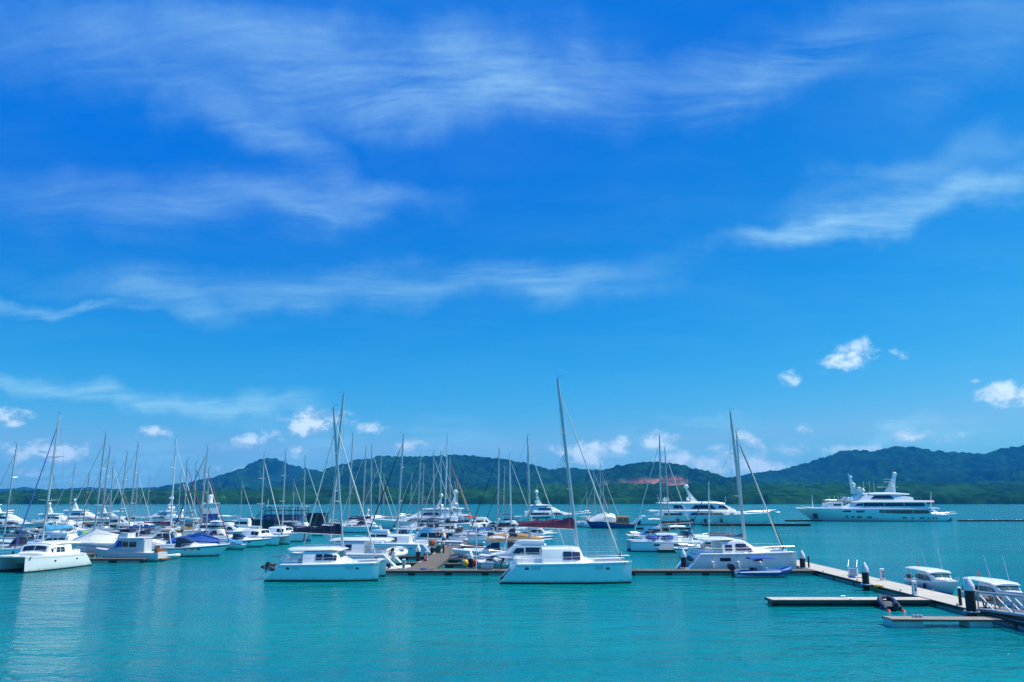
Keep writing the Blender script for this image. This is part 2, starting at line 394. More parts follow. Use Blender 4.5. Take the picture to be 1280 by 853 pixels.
# flat wooded shore: mangrove belt
def shore():
    rng = np.random.default_rng(3)
    st = 5.0
    X = np.arange(-1900, 1900, st); y = np.concatenate([np.arange(0, 120, 5.0), np.arange(120, 900, 30.0)])
    XX, YY = np.meshgrid(X, y)
    edge = (fbm(X / 120, X * 0, 4, 91) - .5) * 60
    lift = np.clip((X + 1500) / 1800, 0, 1)
    base = np.clip(YY / 14, 0, 1) * (5.0 + 3.5 * fbm(XX / 150, YY / 60, 3, 92)) + np.clip((YY - 30) / 500, 0, 1) * (12 + 22 * lift[None, :] * fbm(XX / 300, YY / 200, 3, 95) * 1.6)
    h, tint = crowns(XX, YY, 13, 93)
    h2, t2 = crowns(XX, YY, 31, 97)
    z = base + h * 5.5 + np.where(hash2(np.floor(XX / 60), np.floor(YY / 60), 5) > .6, h2 * 7, 0) - .5
    z[0, :] = -.5
    nx, ny = len(X), len(y); idx = np.arange(nx * ny).reshape(ny, nx)
    F = np.stack([idx[:-1, :-1], idx[:-1, 1:], idx[1:, 1:], idx[1:, :-1]], -1).reshape(-1, 4)
    o = mesh_np('shore_woods', np.stack([XX, 1500 + YY + edge[None, :], z], -1).reshape(-1, 3), F, forest_mat('mangrove', (.001, .014, .008), (.020, .092, .022)))
    a = o.data.attributes.new('tint', 'FLOAT', 'POINT'); a.data.foreach_set('value', (tint * .6 + t2 * .4).astype(np.float32).ravel())
    tag(o, 'dense green mangrove woods along the far shore', kind='stuff')
shore()
# the air: a pale closed box of even haze round everything
def haze():
    bm = bmesh.new(); bmesh.ops.create_cube(bm, size=1)
    me = bpy.data.meshes.new('haze'); bm.to_mesh(me); bm.free()
    o = bpy.data.objects.new('haze', me); COL.objects.link(o)
    o.scale = (16000, 7900, 372); o.location = (0, 3650, 185)
    m = bpy.data.materials.new('haze_air'); m.use_nodes = True; nt = m.node_tree; nt.nodes.clear()
    v = nt.nodes.new('ShaderNodeVolumePrincipled'); v.inputs['Density'].default_value = HAZE; v.inputs['Color'].default_value = (.03, .40, 1.0, 1)
    v.inputs['Anisotropy'].default_value = 0.0
    out = nt.nodes.new('ShaderNodeOutputMaterial'); nt.links.new(v.outputs[0], out.inputs['Volume'])
    me.materials.append(m)
    tag(o, 'thin blue haze over the bay', kind='stuff')
HAZE = 1.05e-4
haze()
# ------------------------------------------------------------------ mesh helpers
class MB:
    def __init__(s): s.v = []; s.f = []; s.m = []
    def face(s, idx, mi=0): s.f.append(tuple(idx)); s.m.append(mi)
    def ring(s, pts):
        a = len(s.v); s.v += [tuple(p) for p in pts]; return list(range(a, a + len(pts)))
    def loft(s, rings, closed=True, cap=(True, True), mis=None):
        ids = [s.ring(r) for r in rings]; n = len(ids[0])
        for a, b in zip(ids[:-1], ids[1:]):
            for i in range(n if closed else n - 1):
                j = (i + 1) % n
                s.face((a[i], a[j], b[j], b[i]), mis[i] if mis else 0)
        if cap[0]: s.face(ids[0][::-1], 0)
        if cap[1]: s.face(ids[-1], 0)
        return s
    def box(s, c, d, rz=0, mi=0):
        cx, cy, cz = c; hx, hy, hz = d[0] / 2, d[1] / 2, d[2] / 2; co, si = math.cos(rz), math.sin(rz)
        P = [(cx + x * co - y * si, cy + x * si + y * co, cz + z) for z in (-hz, hz) for x, y in ((-hx, -hy), (hx, -hy), (hx, hy), (-hx, hy))]
        i = s.ring(P)
        for q in ((3, 2, 1, 0), (4, 5, 6, 7), (0, 1, 5, 4), (1, 2, 6, 5), (2, 3, 7, 6), (3, 0, 4, 7)): s.face([i[k] for k in q], mi)
        return s
    def tube(s, pts, r, n=6, flat=1.0, cap=True):
        pts = [Vector(p) for p in pts]; rr = r if isinstance(r, (list, tuple)) else [r] * len(pts)
        rings = []
        for k, p in enumerate(pts):
            d = (pts[min(k + 1, len(pts) - 1)] - pts[max(k - 1, 0)])
            d = d.normalized() if d.length > 1e-9 else Vector((0, 0, 1))
            up = Vector((0, 1, 0)) if abs(d.y) < .9 else Vector((0, 0, 1))
            a = d.cross(up).normalized(); b = a.cross(d)
            rings.append([p + a * (math.cos(2 * math.pi * i / n) * rr[k]) + b * (math.sin(2 * math.pi * i / n) * rr[k] * flat) for i in range(n)])
        return s.loft(rings, True, (cap, cap))
    def sphere(s, c, r, n=8, m=6, sz=1.0):
        c = Vector(c); rings = []
        for j in range(1, m):
            th = math.pi * j / m - math.pi / 2
            rings.append([c + Vector((math.cos(2 * math.pi * i / n) * r * math.cos(th), math.sin(2 * math.pi * i / n) * r * math.cos(th), math.sin(th) * r * sz)) for i in range(n)])
        return s.loft(rings)
    def lathe(s, c, prof, n=12):
        c = Vector(c)
        return s.loft([[c + Vector((math.cos(2 * math.pi * i / n) * r, math.sin(2 * math.pi * i / n) * r, z)) for i in range(n)] for r, z in prof])
    def torus(s, c, R_, r, axis='x', n=14, k=6):
        c = Vector(c); ids = []
        for i in range(n):
            a = 2 * math.pi * i / n; ring = []
            for j in range(k):
                b = 2 * math.pi * j / k; q = R_ + r * math.cos(b); h = r * math.sin(b)
                p = {'x': (h, q * math.cos(a), q * math.sin(a)), 'y': (q * math.cos(a), h, q * math.sin(a)), 'z': (q * math.cos(a), q * math.sin(a), h)}[axis]
                ring.append(c + Vector(p))
            ids.append(s.ring(ring))
        for i in range(n):
            a, b = ids[i], ids[(i + 1) % n]
            for j in range(k): s.face((a[j], a[(j + 1) % k], b[(j + 1) % k], b[j]))
        return s
    def prism(s, poly, y0, y1, mi=0):
        """side outline (x, z) given a width from y0 to y1"""
        a = s.ring([(x, y0, z) for x, z in poly]); b = s.ring([(x, y1, z) for x, z in poly]); n = len(poly)
        s.face(a, mi); s.face(b[::-1], mi)
        for i in range(n): s.face((a[i], b[i], b[(i + 1) % n], a[(i + 1) % n]), mi)
        return s
    def build(s, name, mats, parent=None, angle=38, loc=None):
        me = bpy.data.meshes.new(name); me.from_pydata([tuple(v) for v in s.v], [], s.f)
        ms = mats if isinstance(mats, (list, tuple)) else [mats]
        for q in ms: me.materials.append(MAT[q] if isinstance(q, str) else q)
        bm = bmesh.new(); bm.from_mesh(me)
        for f, mi in zip(bm.faces, s.m): f.material_index = min(mi, len(ms) - 1); f.smooth = True
        bmesh.ops.recalc_face_normals(bm, faces=bm.faces[:])
        bm.to_mesh(me); bm.free()
        me.set_sharp_from_angle(angle=R(angle))
        o = bpy.data.objects.new(name, me); COL.objects.link(o)
        if parent is not None: o.parent = parent
        if loc: o.location = loc
        return o
def lerp(a, b, t): return a + (b - a) * t
def empty(name, label, cat, group=None):
    o = bpy.data.objects.new(name, None); COL.objects.link(o); o.empty_display_size = .3
    return tag(o, label, cat, group)
def place(o, loc, rz=0): o.location = loc; o.rotation_euler = (0, 0, R(rz)); return o
def copy_thing(o, label=None, parent=None):
    c = o.copy(); COL.objects.link(c); c.parent = parent
    if label: c['label'] = label
    for ch in list(o.children): copy_thing(ch, None, c)
    return c

# ------------------------------------------------------------------ boat pieces (bow towards +x, waterline at z = 0)
def add_hull(mb, L, B, s0, s1, y0=0, draft=.5, rake=.8, trans=0.0, stern=.85, flare=.25, full=2.2, wmax=.42, stripe=0, boot=.12, cut=0.0, nst=15, deck=True):
    """shell with sheer height s0 at the stern and s1 at the bow; material slots: 0 side, 1 bottom, 2 deck, 3 stripe"""
    rings = []
    for k in range(nst):
        t = k / (nst - 1); t = 1 - (1 - t) ** 1.35
        if t < wmax: f = lerp(stern, 1.0, math.sin(t / wmax * math.pi / 2))
        else: f = 1 - ((t - wmax) / (1 - wmax)) ** full
        w = max(B / 2 * f, .015); sh = lerp(s0, s1, t ** 1.6)
        if cut and t < cut: sh = lerp(s0 * .28, sh, (t / cut) ** .8)     # scooped stern steps
        fl = 1 - flare * (.25 + .75 * t)
        zs = [-draft, -draft * .45, boot, sh * .55, sh - .28, sh - .16, sh]
        ws = [0.0, w * fl * .8, w * fl, w * lerp(fl, 1, .62), w * lerp(fl, 1, .9), w * lerp(fl, 1, .95), w]
        def xx(z):
            q = min(max((z) / sh, -.4), 1)
            return -L / 2 + t * L - rake * (1 - q) * t ** 4 + trans * q * (1 - t) ** 5
        half = list(zip(ws, zs))
        ring = [(xx(z), y0 - a, z) for a, z in half[::-1]] + [(xx(z), y0 + a, z) for a, z in half[1:]]
        if deck: ring += [(xx(sh), y0 + max(w - .09, .005), sh + .005), (xx(sh), y0, sh + .05 + .02 * B), (xx(sh), y0 - max(w - .09, .005), sh + .005)]
        rings.append(ring)
    seg = [3 if stripe else 0, 3 if stripe else 0, 0, 0, 1, 1] if stripe == 2 else [0, 3 if stripe else 0, 0, 0, 1, 1]
    mis = seg + seg[::-1] + ([2, 2, 2, 2] if deck else [])
    mb.loft(rings, True, (True, True), mis)
    return mb
def ring_house(st, r=.12, camber=.08):
    x, zb, zt, wb, wt = st; r = min(r, (zt - zb) * .35, wt * .5)
    h = [(wb, zb), (lerp(wb, wt, .97), zt - r), (wt - r * .35, zt - r * .25), (wt - r * 1.2, zt), (wt * .5, zt + camber * .7), (0, zt + camber)]
    return [(x, -a, z) for a, z in h] + [(x, a, z) for a, z in h[-2::-1]]
def add_house(mb, sts, r=.12, camber=.08):
    mb.loft([ring_house(s, r, camber) for s in sts]); return mb
def st_at(sts, x):
    for a, b in zip(sts[:-1], sts[1:]):
        if a[0] <= x <= b[0] or b[0] <= x <= a[0]:
            t = (x - a[0]) / (b[0] - a[0]) if b[0] != a[0] else 0
            return [lerp(p, q, t) for p, q in zip(a, b)]
    return list(sts[0] if abs(x - sts[0][0]) < abs(x - sts[-1][0]) else sts[-1])
def side_pane(root, sts, x0, x1, f0, f1, m='glass', sides=(-1, 1), r=.12, tap0=0.0, tap1=0.0, name='window', n=4, off=.025):
    """a window let into the side of a deckhouse between two heights (fractions); tap = slanted end"""
    for sd in sides:
        mb = MB(); rings = []
        for k in range(n + 1):
            t = k / n; ring = []
            for f, lo in ((f0, True), (f1, False)):
                xa = x0 + (0 if lo else tap0); xb = x1 - (0 if lo else tap1)
                x = lerp(xa, xb, t); s = st_at(sts, x); rr = min(r, (s[2] - s[1]) * .35, s[4] * .5)
                y = lerp(s[3], s[4], f * .97); z = lerp(s[1], s[2] - rr, f)
                ring += [(x, sd * (y + off), z), (x, sd * (y - .04), z)] if lo else [(x, sd * (y - .04), z), (x, sd * (y + off), z)]
            rings.append(ring)
        mb.loft(rings); mb.build(name, m, root)
def front_pane(root, a, b, f0, f1, wf=.84, m='glass', split=0, name='windscreen', r=.12, camber=.08):
    """windscreen on the sloping face between station a (lower) and b (upper)"""
    A = lerp(Vector((a[0], 0, a[2] + camber)), Vector((b[0], 0, b[2] + camber)), f0); B_ = lerp(Vector((a[0], 0, a[2] + camber)), Vector((b[0], 0, b[2] + camber)), f1)
    nrm = Vector((-(b[2] - a[2]), 0, (b[0] - a[0])));
    if nrm.z < 0: nrm = -nrm
    nrm.normalize(); panes = 2 if split else 1
    wa, wb_ = lerp(a[4], b[4], f0) * wf, lerp(a[4], b[4], f1) * wf
    for p in range(panes):
        y = [(-1, 1)] if panes == 1 else [(-1, -.04), (.04, 1)][p:p + 1]
        mb = MB(); l, h = y[0]; rings = []
        for k in range(5):
            q = lerp(l, h, k / 4); dr = -camber * q * q * .95
            rings.append([A + Vector((0, q * wa, dr)) + nrm * .03, B_ + Vector((0, q * wb_, dr)) + nrm * .03, B_ + Vector((0, q * wb_, dr)) - nrm * .05, A + Vector((0, q * wa, dr)) - nrm * .05])
        mb.loft(rings); mb.build(name, m, root)
def rail(root, pts, h=.6, wires=2, r=.018, every=2.0, name='guard_rail', m='steel'):
    mb = MB(); pts = [Vector(p) for p in pts]
    for k in range(wires): mb.tube([p + Vector((0, 0, h * (k + 1) / wires)) for p in pts], r * (1.2 if k == wires - 1 else .7), 4)
    for a, b in zip(pts[:-1], pts[1:]):
        n = max(1, int((b - a).length / every))
        for k in range(n): p = lerp(a, b, k / n); mb.tube([p, p + Vector((0, 0, h))], r, 4)
    mb.tube([pts[-1], pts[-1] + Vector((0, 0, h))], r, 4)
    return mb.build(name, m, root)
def rig(root, mx, zb, H, rake, L, B, bow_x, bow_z, stern_x, stern_z, mast='mast_metal', r=.11, jib=None, jr=.09, stay=True, spreaders=2, chain=None, backstay=True, top=True, jib_h=.93):
    """mast with spreaders, shrouds, stays and a rolled headsail"""
    def P(f): return Vector((mx - rake * f, 0, lerp(zb, H, f)))
    mo = MB().tube([P(0), P(.6), P(.9), P(1)], [r, r, r * .8, r * .6], 8, .75).build('mast', mast, root)
    cx = chain if chain is not None else mx - .25
    sh = MB(); w = B / 2 * .92; tips = []
    for k in range(spreaders):
        f = (k + 1) / (spreaders + 1); c = P(f); sw = w * (.62 - .12 * k)
        sp = MB()
        for sd in (-1, 1): sp.tube([c, c + Vector((-.25, sd * sw, .10))], [.07, .04], 5)
        sp.build('spreader', mast, mo); tips.append((c, sw))
    wr = .012
    for sd in (-1, 1):
        prev = Vector((cx, sd * w, bow_z * .95))
        for c, sw in tips:
            q = c + Vector((-.25, sd * sw, .10)); sh.tube([prev, q], wr, 4); prev = q
        sh.tube([prev, P(.97)], wr, 4)
        sh.tube([Vector((cx - .1, sd * w * .9, bow_z * .95)), P(1 / (spreaders + 1))], wr, 4)
    if backstay: sh.tube([P(1), Vector((stern_x, 0, stern_z))], wr, 4)
    a = P(jib_h); b = Vector((bow_x, 0, bow_z + .1))
    if stay: sh.tube([a, b], wr, 4)
    sh.build('rigging', 'wire', root)
    if jib:
        MB().tube([lerp(b, a, .03), lerp(b, a, .10), lerp(b, a, .5), lerp(b, a, .9), lerp(b, a, .96)], [jr * .5, jr, jr * .9, jr * .6, jr * .3], 7).build('furled_headsail', jib, root)
        MB().tube([lerp(b, a, .012), lerp(b, a, .03)], .13, 8).build('furling_drum', 'black_paint', root)
    if top:
        q = P(1); tp = MB().tube([q, q + Vector((0, 0, .55))], .012, 4)
        tp.tube([q + Vector((-.1, 0, .05)), q + Vector((.45, 0, .35))], .012, 4); tp.sphere(q + Vector((.45, 0, .35)), .05, 6, 4)
        tp.build('masthead_instrument', 'black_paint', mo)
    return P
def boom(root, P, zg, mx_f, L, z_end, cover, h0=.95, h1=.32, w=.2, mat_='mast_metal', direction=-1):
    """boom from the mast aft with the folded mainsail under its cover"""
    g = P(mx_f); e = g + Vector((direction * L, 0, z_end))
    MB().tube([g, e], .10, 8).build('boom', mat_, root)
    lj = MB(); hi = P(min(.62, mx_f + .45))
    for sd in (-1, 1):
        for q in (.35, .62, .9): lj.tube([hi + Vector((0, sd * .1, 0)), lerp(g, e, q) + Vector((0, sd * .22, .1))], .011, 4)
    lj.build('lazy_jack', 'wire', root)
    if cover:
        n = 9; rings = []
        for k in range(n + 1):
            t = k / n; c = lerp(g, e, .01 + .95 * t); h = lerp(h0, h1, t ** .8) * (1 + .13 * math.sin(k * 2.3)); ww = w * (1 - .35 * t)
            rings.append([c + Vector((0, y * ww, z * h)) for y, z in ((-.5, -.03), (-1, .22), (-.8, .6), (-.25, .97), (.25, .97), (.8, .6), (1, .22), (.5, -.03))])
        MB().loft(rings).build('sail_cover', cover, root)
    return g, e
def dinghy_mesh(root, L=3.2, B=1.6, r=.24, tube='rubber_grey', motor=True, hull='rubber_white', parts=True):
    """inflatable: a U of air tube, floor, outboard"""
    mb = MB(); p = []
    for k in range(17):
        a = lerp(-1, 1, k / 16)
        if abs(a) < .55: an = a / .55 * math.pi / 2; p.append((L / 2 - B / 2 + math.cos(an) * (B / 2) * 1.1, math.sin(an) * (B / 2 - r), r * 1.25 + .12 * math.cos(an)))
        else: p.append((lerp(L / 2 - B / 2, -L / 2, (abs(a) - .55) / .45), math.copysign(B / 2 - r, a), r * 1.1))
    rr = [r * .35] + [r * .9] + [r] * 13 + [r * .9] + [r * .35]
    mb.tube(p, rr, 9).build('air_tube', tube, root)
    fl = MB(); fl.prism([(-L / 2 + .35, .05), (-L / 2 + .35, .2), (L / 2 - .6, .26), (L / 2 - .9, .05)], -B / 2 + r * 1.2, B / 2 - r * 1.2); fl.build('floor', hull, root)
    MB().box((-L / 2 + .42, 0, .33), (.06, B - 2 * r, .4)).build('transom', hull, root)
    if motor:
        m = MB(); m.box((-L / 2 + .22, 0, .15), (.14, .1, .7)); m.loft([[(-L / 2 + .2 + sx * a, sy * b, z) for sx, sy in ((-1, -1), (1, -1), (1, 1), (-1, 1))] for a, b, z in ((.16, .1, .5), (.24, .15, .58), (.24, .15, .8), (.15, .1, .92))])
        m.build('outboard_motor', 'black_motor', root)
def lower_to_children(root): pass

def mooring(root, a, b, sag=.35, m='dark_rope', r=.022):
    a, b = Vector(a), Vector(b)
    MB().tube([lerp(a, b, k / 8) - Vector((0, 0, sag * 4 * (k / 8) * (1 - k / 8))) for k in range(9)], r, 5).build('mooring_line', m, root)
# ------------------------------------------------------------------ boats
def boat(name, label, cat, pos, rz, group=None):
    r = empty(name, label, cat, group); place(r, pos, rz); return r

def catamaran(label, pos, rz, L=13.8, mast_h=23.0, mast_x=.11, cover='canvas_burgundy', jib='sailcloth', house='plain', glass='glass', group=None, hull='gelcoat', ports='small', hf=1.0, mast='mast_metal', sp=2, jr=.085, rk=1.6, boomh=(1.05, .4), cat='catamaran', name='sailing_catamaran', sail=True, simple=False, bim=None):
    r = boat(name, label, cat, pos, rz, group)
    k = L / 13.8; hb = 1.9 * k; off = (7.4 * k - hb) / 2; S0, S1 = 1.95 * k * hf, 2.15 * k * hf
    for sd in (-1, 1):
        mb = add_hull(MB(), L, hb, S0, S1, sd * off, .35, rake=.12 * k, trans=1.9 * k, stern=.8, flare=.12, full=2.4, wmax=.5, boot=.16, stripe=1)
        h = mb.build('hull', [hull, 'antifoul', hull, 'pale_grey'], r)
        st = [(-L / 2 + 1.7 * k, 0, S0, hb / 2, hb / 2), (L / 2 - 1, 0, S1, hb / 2 * .45, hb / 2 * .5)]
        # openings in the topsides
        sides = [sd]
        def port(xa, xb, za, zb, m):
            q = MB(); fl = 1 - .12 * .55
            for s2 in sides:
                ring = []
                for x in (xa, xb):
                    t = (x + L / 2) / L; f = lerp(.8, 1, math.sin(min(t, .5) / .5 * math.pi / 2)) if t < .5 else 1 - ((t - .5) / .5) ** 2.4
                    y = hb / 2 * f
                    ring.append([(x, sd * off + s2 * (y * .985 + .02), za), (x, sd * off + s2 * (y * 1.0 + .02), zb), (x, sd * off + s2 * (y - .10), zb), (x, sd * off + s2 * (y * .95 - .10), za)])
                q.loft(ring)
            q.build('hull_window', m, h)
        if ports == 'small':
            for xa, w_, hh, m in ((-.305, .028, .22, 'glass'), (-.255, .068, .42, 'pale_grey'), (.215, .062, .42, 'pale_grey'), (.30, .026, .22, 'glass')):
                port(xa * L, (xa + w_) * L, S0 * .72, S0 * .72 + hh * k, m)
        elif ports == 'long':
            for xa, w_ in ((-.20, .095), (.09, .085)): port(xa * L, (xa + w_) * L, S0 * .62, S0 * .80, 'glass')
        elif ports == 'tiny':
            for xa in (-.22, .12): port(xa * L, xa * L + .35 * k, S0 * .62, S0 * .62 + .2 * k, 'glass')
        if not simple:
            rail(h, [(-L / 2 + 2.3 * k, sd * (off + hb * .44), S0 + .02), (0, sd * (off + hb * .46), S0 + .05), (L * .28, sd * (off + hb * .38), S1), (L / 2 - .3 * k, sd * (off + hb * .1), S1)], .65, 2, .016, 1.9)
    # bridge deck, cockpit and coach roof
    bd = MB().prism([(-L * .40, .75 * k), (-L * .42, S0 * .85), (-L * .37, S0 + .02), (L * .19, S0 + .06), (L * .25, S0 - .05), (L * .19, .95 * k)], -off, off)
    bd.build('bridge_deck', hull, r)
    MB().prism([(L * .24, S0 - .1), (L * .24, S0 - .05), (L * .44, S1 - .12), (L * .44, S1 - .17)], -off, off).build('trampoline', 'canvas_grey', r)
    MB().tube([(L * .445, -off - hb * .2, S1 - .12), (L * .445, off + hb * .2, S1 - .12)], .12, 8).build('cross_beam', 'mast_metal', r)
    w0, w1 = off + hb * .18, off + hb * .02
    zt = S0 + 1.5 * k; x0, x1 = -L * .175, L * .145
    if house == 'sleek':   # raked screen, long roof
        sts = [(-L * .16, S0 - .02, zt - .05, w0, w1), (0, S0 - .02, zt + .05, w0, w1), (L * .05, S0, zt, w0, w1 * .95), (L * .16, S0 + .02, S0 + .62 * k, w0 * .9, w1 * .78), (L * .30, S1 - .1, S1 + .12, w0 * .45, w1 * .4)]
    else:
        sts = [(x0, S0 - .02, zt, w0, w1), (L * .05, S0 - .02, zt + .03, w0, w1), (L * .115, S0, zt - .05, w0 * .97, w1 * .86), (x1, S0 + .02, S0 + .5 * k, w0 * .93, w1 * .85), (L * .19, S0 + .03, S0 + .28 * k, w0 * .85, w1 * .8)]
    add_house(MB(), sts, .16, .12).build('coachroof', hull, r)
    n = 2
    if house == 'sleek':
        side_pane(r, sts, -L * .135, -L * .075, .25, .80, glass); side_pane(r, sts, -L * .04, L * .055, .25, .86, glass, tap1=.0)
        side_pane(r, sts, L * .06, L * .115, .25, .72, glass, tap1=L * .02)
    elif house == 'plain':
        side_pane(r, sts, -L * .015, L * .045, .30, .88, glass); side_pane(r, sts, L * .052, L * .112, .30, .86, glass)
    else:
        side_pane(r, sts, -L * .06, -L * .002, .36, .86, glass); side_pane(r, sts, L * .008, L * .085, .36, .86, glass); side_pane(r, sts, L * .092, L * .118, .36, .80, glass)
    front_pane(r, sts[-3] if house == 'sleek' else sts[3], sts[2] if house != 'sleek' else sts[2], .15, .85, .8, glass, 1, camber=.12)
    if house in ('hardtop', 'sleek') or bim:
        zt2 = zt + .16; xa, xb = -L * .335, L * .15
        if house == 'sleek': xb = -L * .02; xa = -L * .36
        if bim: xa, xb = bim[0] * L, bim[1] * L
        rt = MB().loft([ring_house(s, .1, .12) for s in ((xa, zt2 - .10, zt2 + .02, w1 * .80, w1 * .75), (xa + .4, zt2 - .1, zt2 + .1, w1 * 1.0, w1 * .98), (xb - 1.0, zt2 - .02, zt2 + .16, w1 * 1.0, w1 * .98), (xb, zt2 - .1, zt2 + .0, w1 * .8, w1 * .75))])
        rt.build('hardtop', 'gelcoat', r)
        for xp in (xa + .5, xa + 1.9):
            for sd in (-1, 1): MB().tube([(xp, sd * w1 * .92, S0), (xp, sd * w1 * .92, zt2)], .035, 6).build('roof_post', 'steel', r)
    # cockpit seats, davits and helm
    if not simple:
        ck = MB()
        for sd in (-1, 1): ck.box((-L * .30, sd * w1 * .72, S0 + .22), (L * .14, .6, .45))
        ck.box((-L * .375, 0, S0 + .2), (.5, w1 * 1.5, .5)); ck.build('cockpit_seat', hull, r)
        for sd in (-1, 1): MB().tube([(-L * .36, sd * 1.1, S0 + .1), (-L * .40, sd * 1.1, S0 + .75), (-L * .53, sd * 1.1, S0 + .62)], .05, 6).build('davit', 'steel', r)
        MB().tube([(-L * .40, 0, S0), (-L * .40, 0, S0 + .9)], .03, 5).torus((-L * .19, -w1 * .75, S0 + 1.1), .33, .025).build('helm_wheel', 'steel', r)
    if sail:
        P = rig(r, L * mast_x, zt, mast_h, rk, L, 6.4 * k, L * .445, S1 - .05, -L * .47, S0 * .4, mast, .185 * k, jib, jr, spreaders=sp, chain=L * mast_x - 1.0, backstay=False)
        f = (S0 + 3.45 * k - zt) / (mast_h - zt)
        if cover: boom(r, P, 0, f, L * .46, .25, cover, boomh[0] * k, boomh[1] * k, .24, mast)
    return r

def sloop(label, pos, rz, L=12, mast_h=16, cover='canvas_navy', jib='sailcloth', hull='gelcoat', stripe=None, hood='canvas_navy', bim=None, tarp=None, mast='mast_metal', group=None, lod=1, rk=.35, sp=2, mast_x=.06, deckc='gelcoat', jr=.085, name='sailing_yacht', ketch=None, S=1.0, boomz=1.1):
    r = boat(name, label, 'sailing yacht', pos, rz, group)
    B = L * .30; S0, S1 = .095 * L * S, .12 * L * S
    add_hull(MB(), L, B, S0, S1, 0, .5, rake=L * .09, trans=.5, stern=.72, flare=.14, full=1.9, stripe=1 if stripe else 0).build('hull', [hull, 'antifoul', deckc, stripe or hull], r)
    hz = .045 * L
    sts = [(-L * .16, S0, S0 + hz, B * .30, B * .26), (L * .02, S0, S0 + hz, B * .30, B * .26), (L * .14, S0 + .05, S0 + hz * .75, B * .24, B * .2), (L * .25, S0 + .1, S0 + .22, B * .14, B * .1)]
    add_house(MB(), sts, .1, .06).build('coachroof', 'gelcoat', r)
    side_pane(r, sts, -L * .13, -L * .03, .35, .8, 'glass'); side_pane(r, sts, -L * .01, L * .09, .35, .8, 'glass', tap1=.2)
    MB().prism([(-L * .40, S0), (-L * .40, S0 + .35), (-L * .17, S0 + .38), (-L * .17, S0)], -B * .36, B * .36).build('cockpit_coaming', 'gelcoat', r)
    if hood:
        hs = [(-L * .21, S0 + .3, S0 + 1.35, B * .30, B * .26), (-L * .15, S0 + .3, S0 + 1.4, B * .30, B * .25), (-L * .09, S0 + hz * .9, S0 + hz + .15, B * .26, B * .2)]
        add_house(MB(), hs, .2, .08).build('sprayhood', hood, r)
        front_pane(r, hs[2], hs[1], .25, .8, .8, 'glass', 0, 'hood_window')
    if bim:
        zt = S0 + 2.0
        MB().loft([ring_house(s, .12, .12) for s in ((-L * .42, zt - .1, zt, B * .34, B * .31), (-L * .33, zt, zt + .12, B * .36, B * .33), (-L * .24, zt - .05, zt + .02, B * .34, B * .31))]).build('bimini', bim, r)
        for x in (-L * .41, -L * .25):
            for sd in (-1, 1): MB().tube([(x, sd * B * .34, S0), (x, sd * B * .33, zt)], .02, 5).build('bimini_frame', 'steel', r)
    rail(r, [(-L * .46, -B * .34, S0), (-L * .2, -B * .47, S0), (L * .1, -B * .47, S0 + .08), (L * .34, -B * .26, S1 - .1), (L * .485, 0, S1), (L * .34, B * .26, S1 - .1), (L * .1, B * .47, S0 + .08), (-L * .2, B * .47, S0), (-L * .46, B * .34, S0)], .6, 2, .015, 1.8)
    P = rig(r, L * mast_x, S0 + hz * .9, mast_h, rk, L, B, L * .475, S1, -L * .48, S0, mast, .0108 * L, jib, jr, spreaders=sp)
    f = (boomz) / (mast_h - S0 - hz)
    boom(r, P, 0, f, L * .38, .25, cover, .55, .25, .17, mast)
    if ketch:
        MB().tube([(-L * .33, 0, S0), (-L * .35, 0, ketch)], [.09, .06], 8).build('mizzen_mast', mast, r)
    if tarp:
        n = 10; rings = []
        for k in range(n + 1):
            t = k / n; x = lerp(-L * .46, L * .34, t); pk = (.45 + .9 * t / .62) if t < .62 else (1.35 - 1.15 * (t - .62) / .38)
            hh = S0 + .55 + boomz * pk * (1 + .03 * math.sin(k * 3.1)); w = B * (.52 - .34 * max(0, t - .5)); b0 = S0 + .22
            sag = .10 * math.sin(k * math.pi / 2.5)
            rings.append([(x, -w, b0), (x, -w * .97, b0 + .35), (x, -w * .5, lerp(b0 + .35, hh, .42) - .06 + sag), (x, -.06, hh), (x, .06, hh), (x, w * .5, lerp(b0 + .35, hh, .42) - .06 + sag), (x, w * .97, b0 + .35), (x, w, b0)])
        MB().loft(rings).build('boat_cover', tarp, r)
    return r

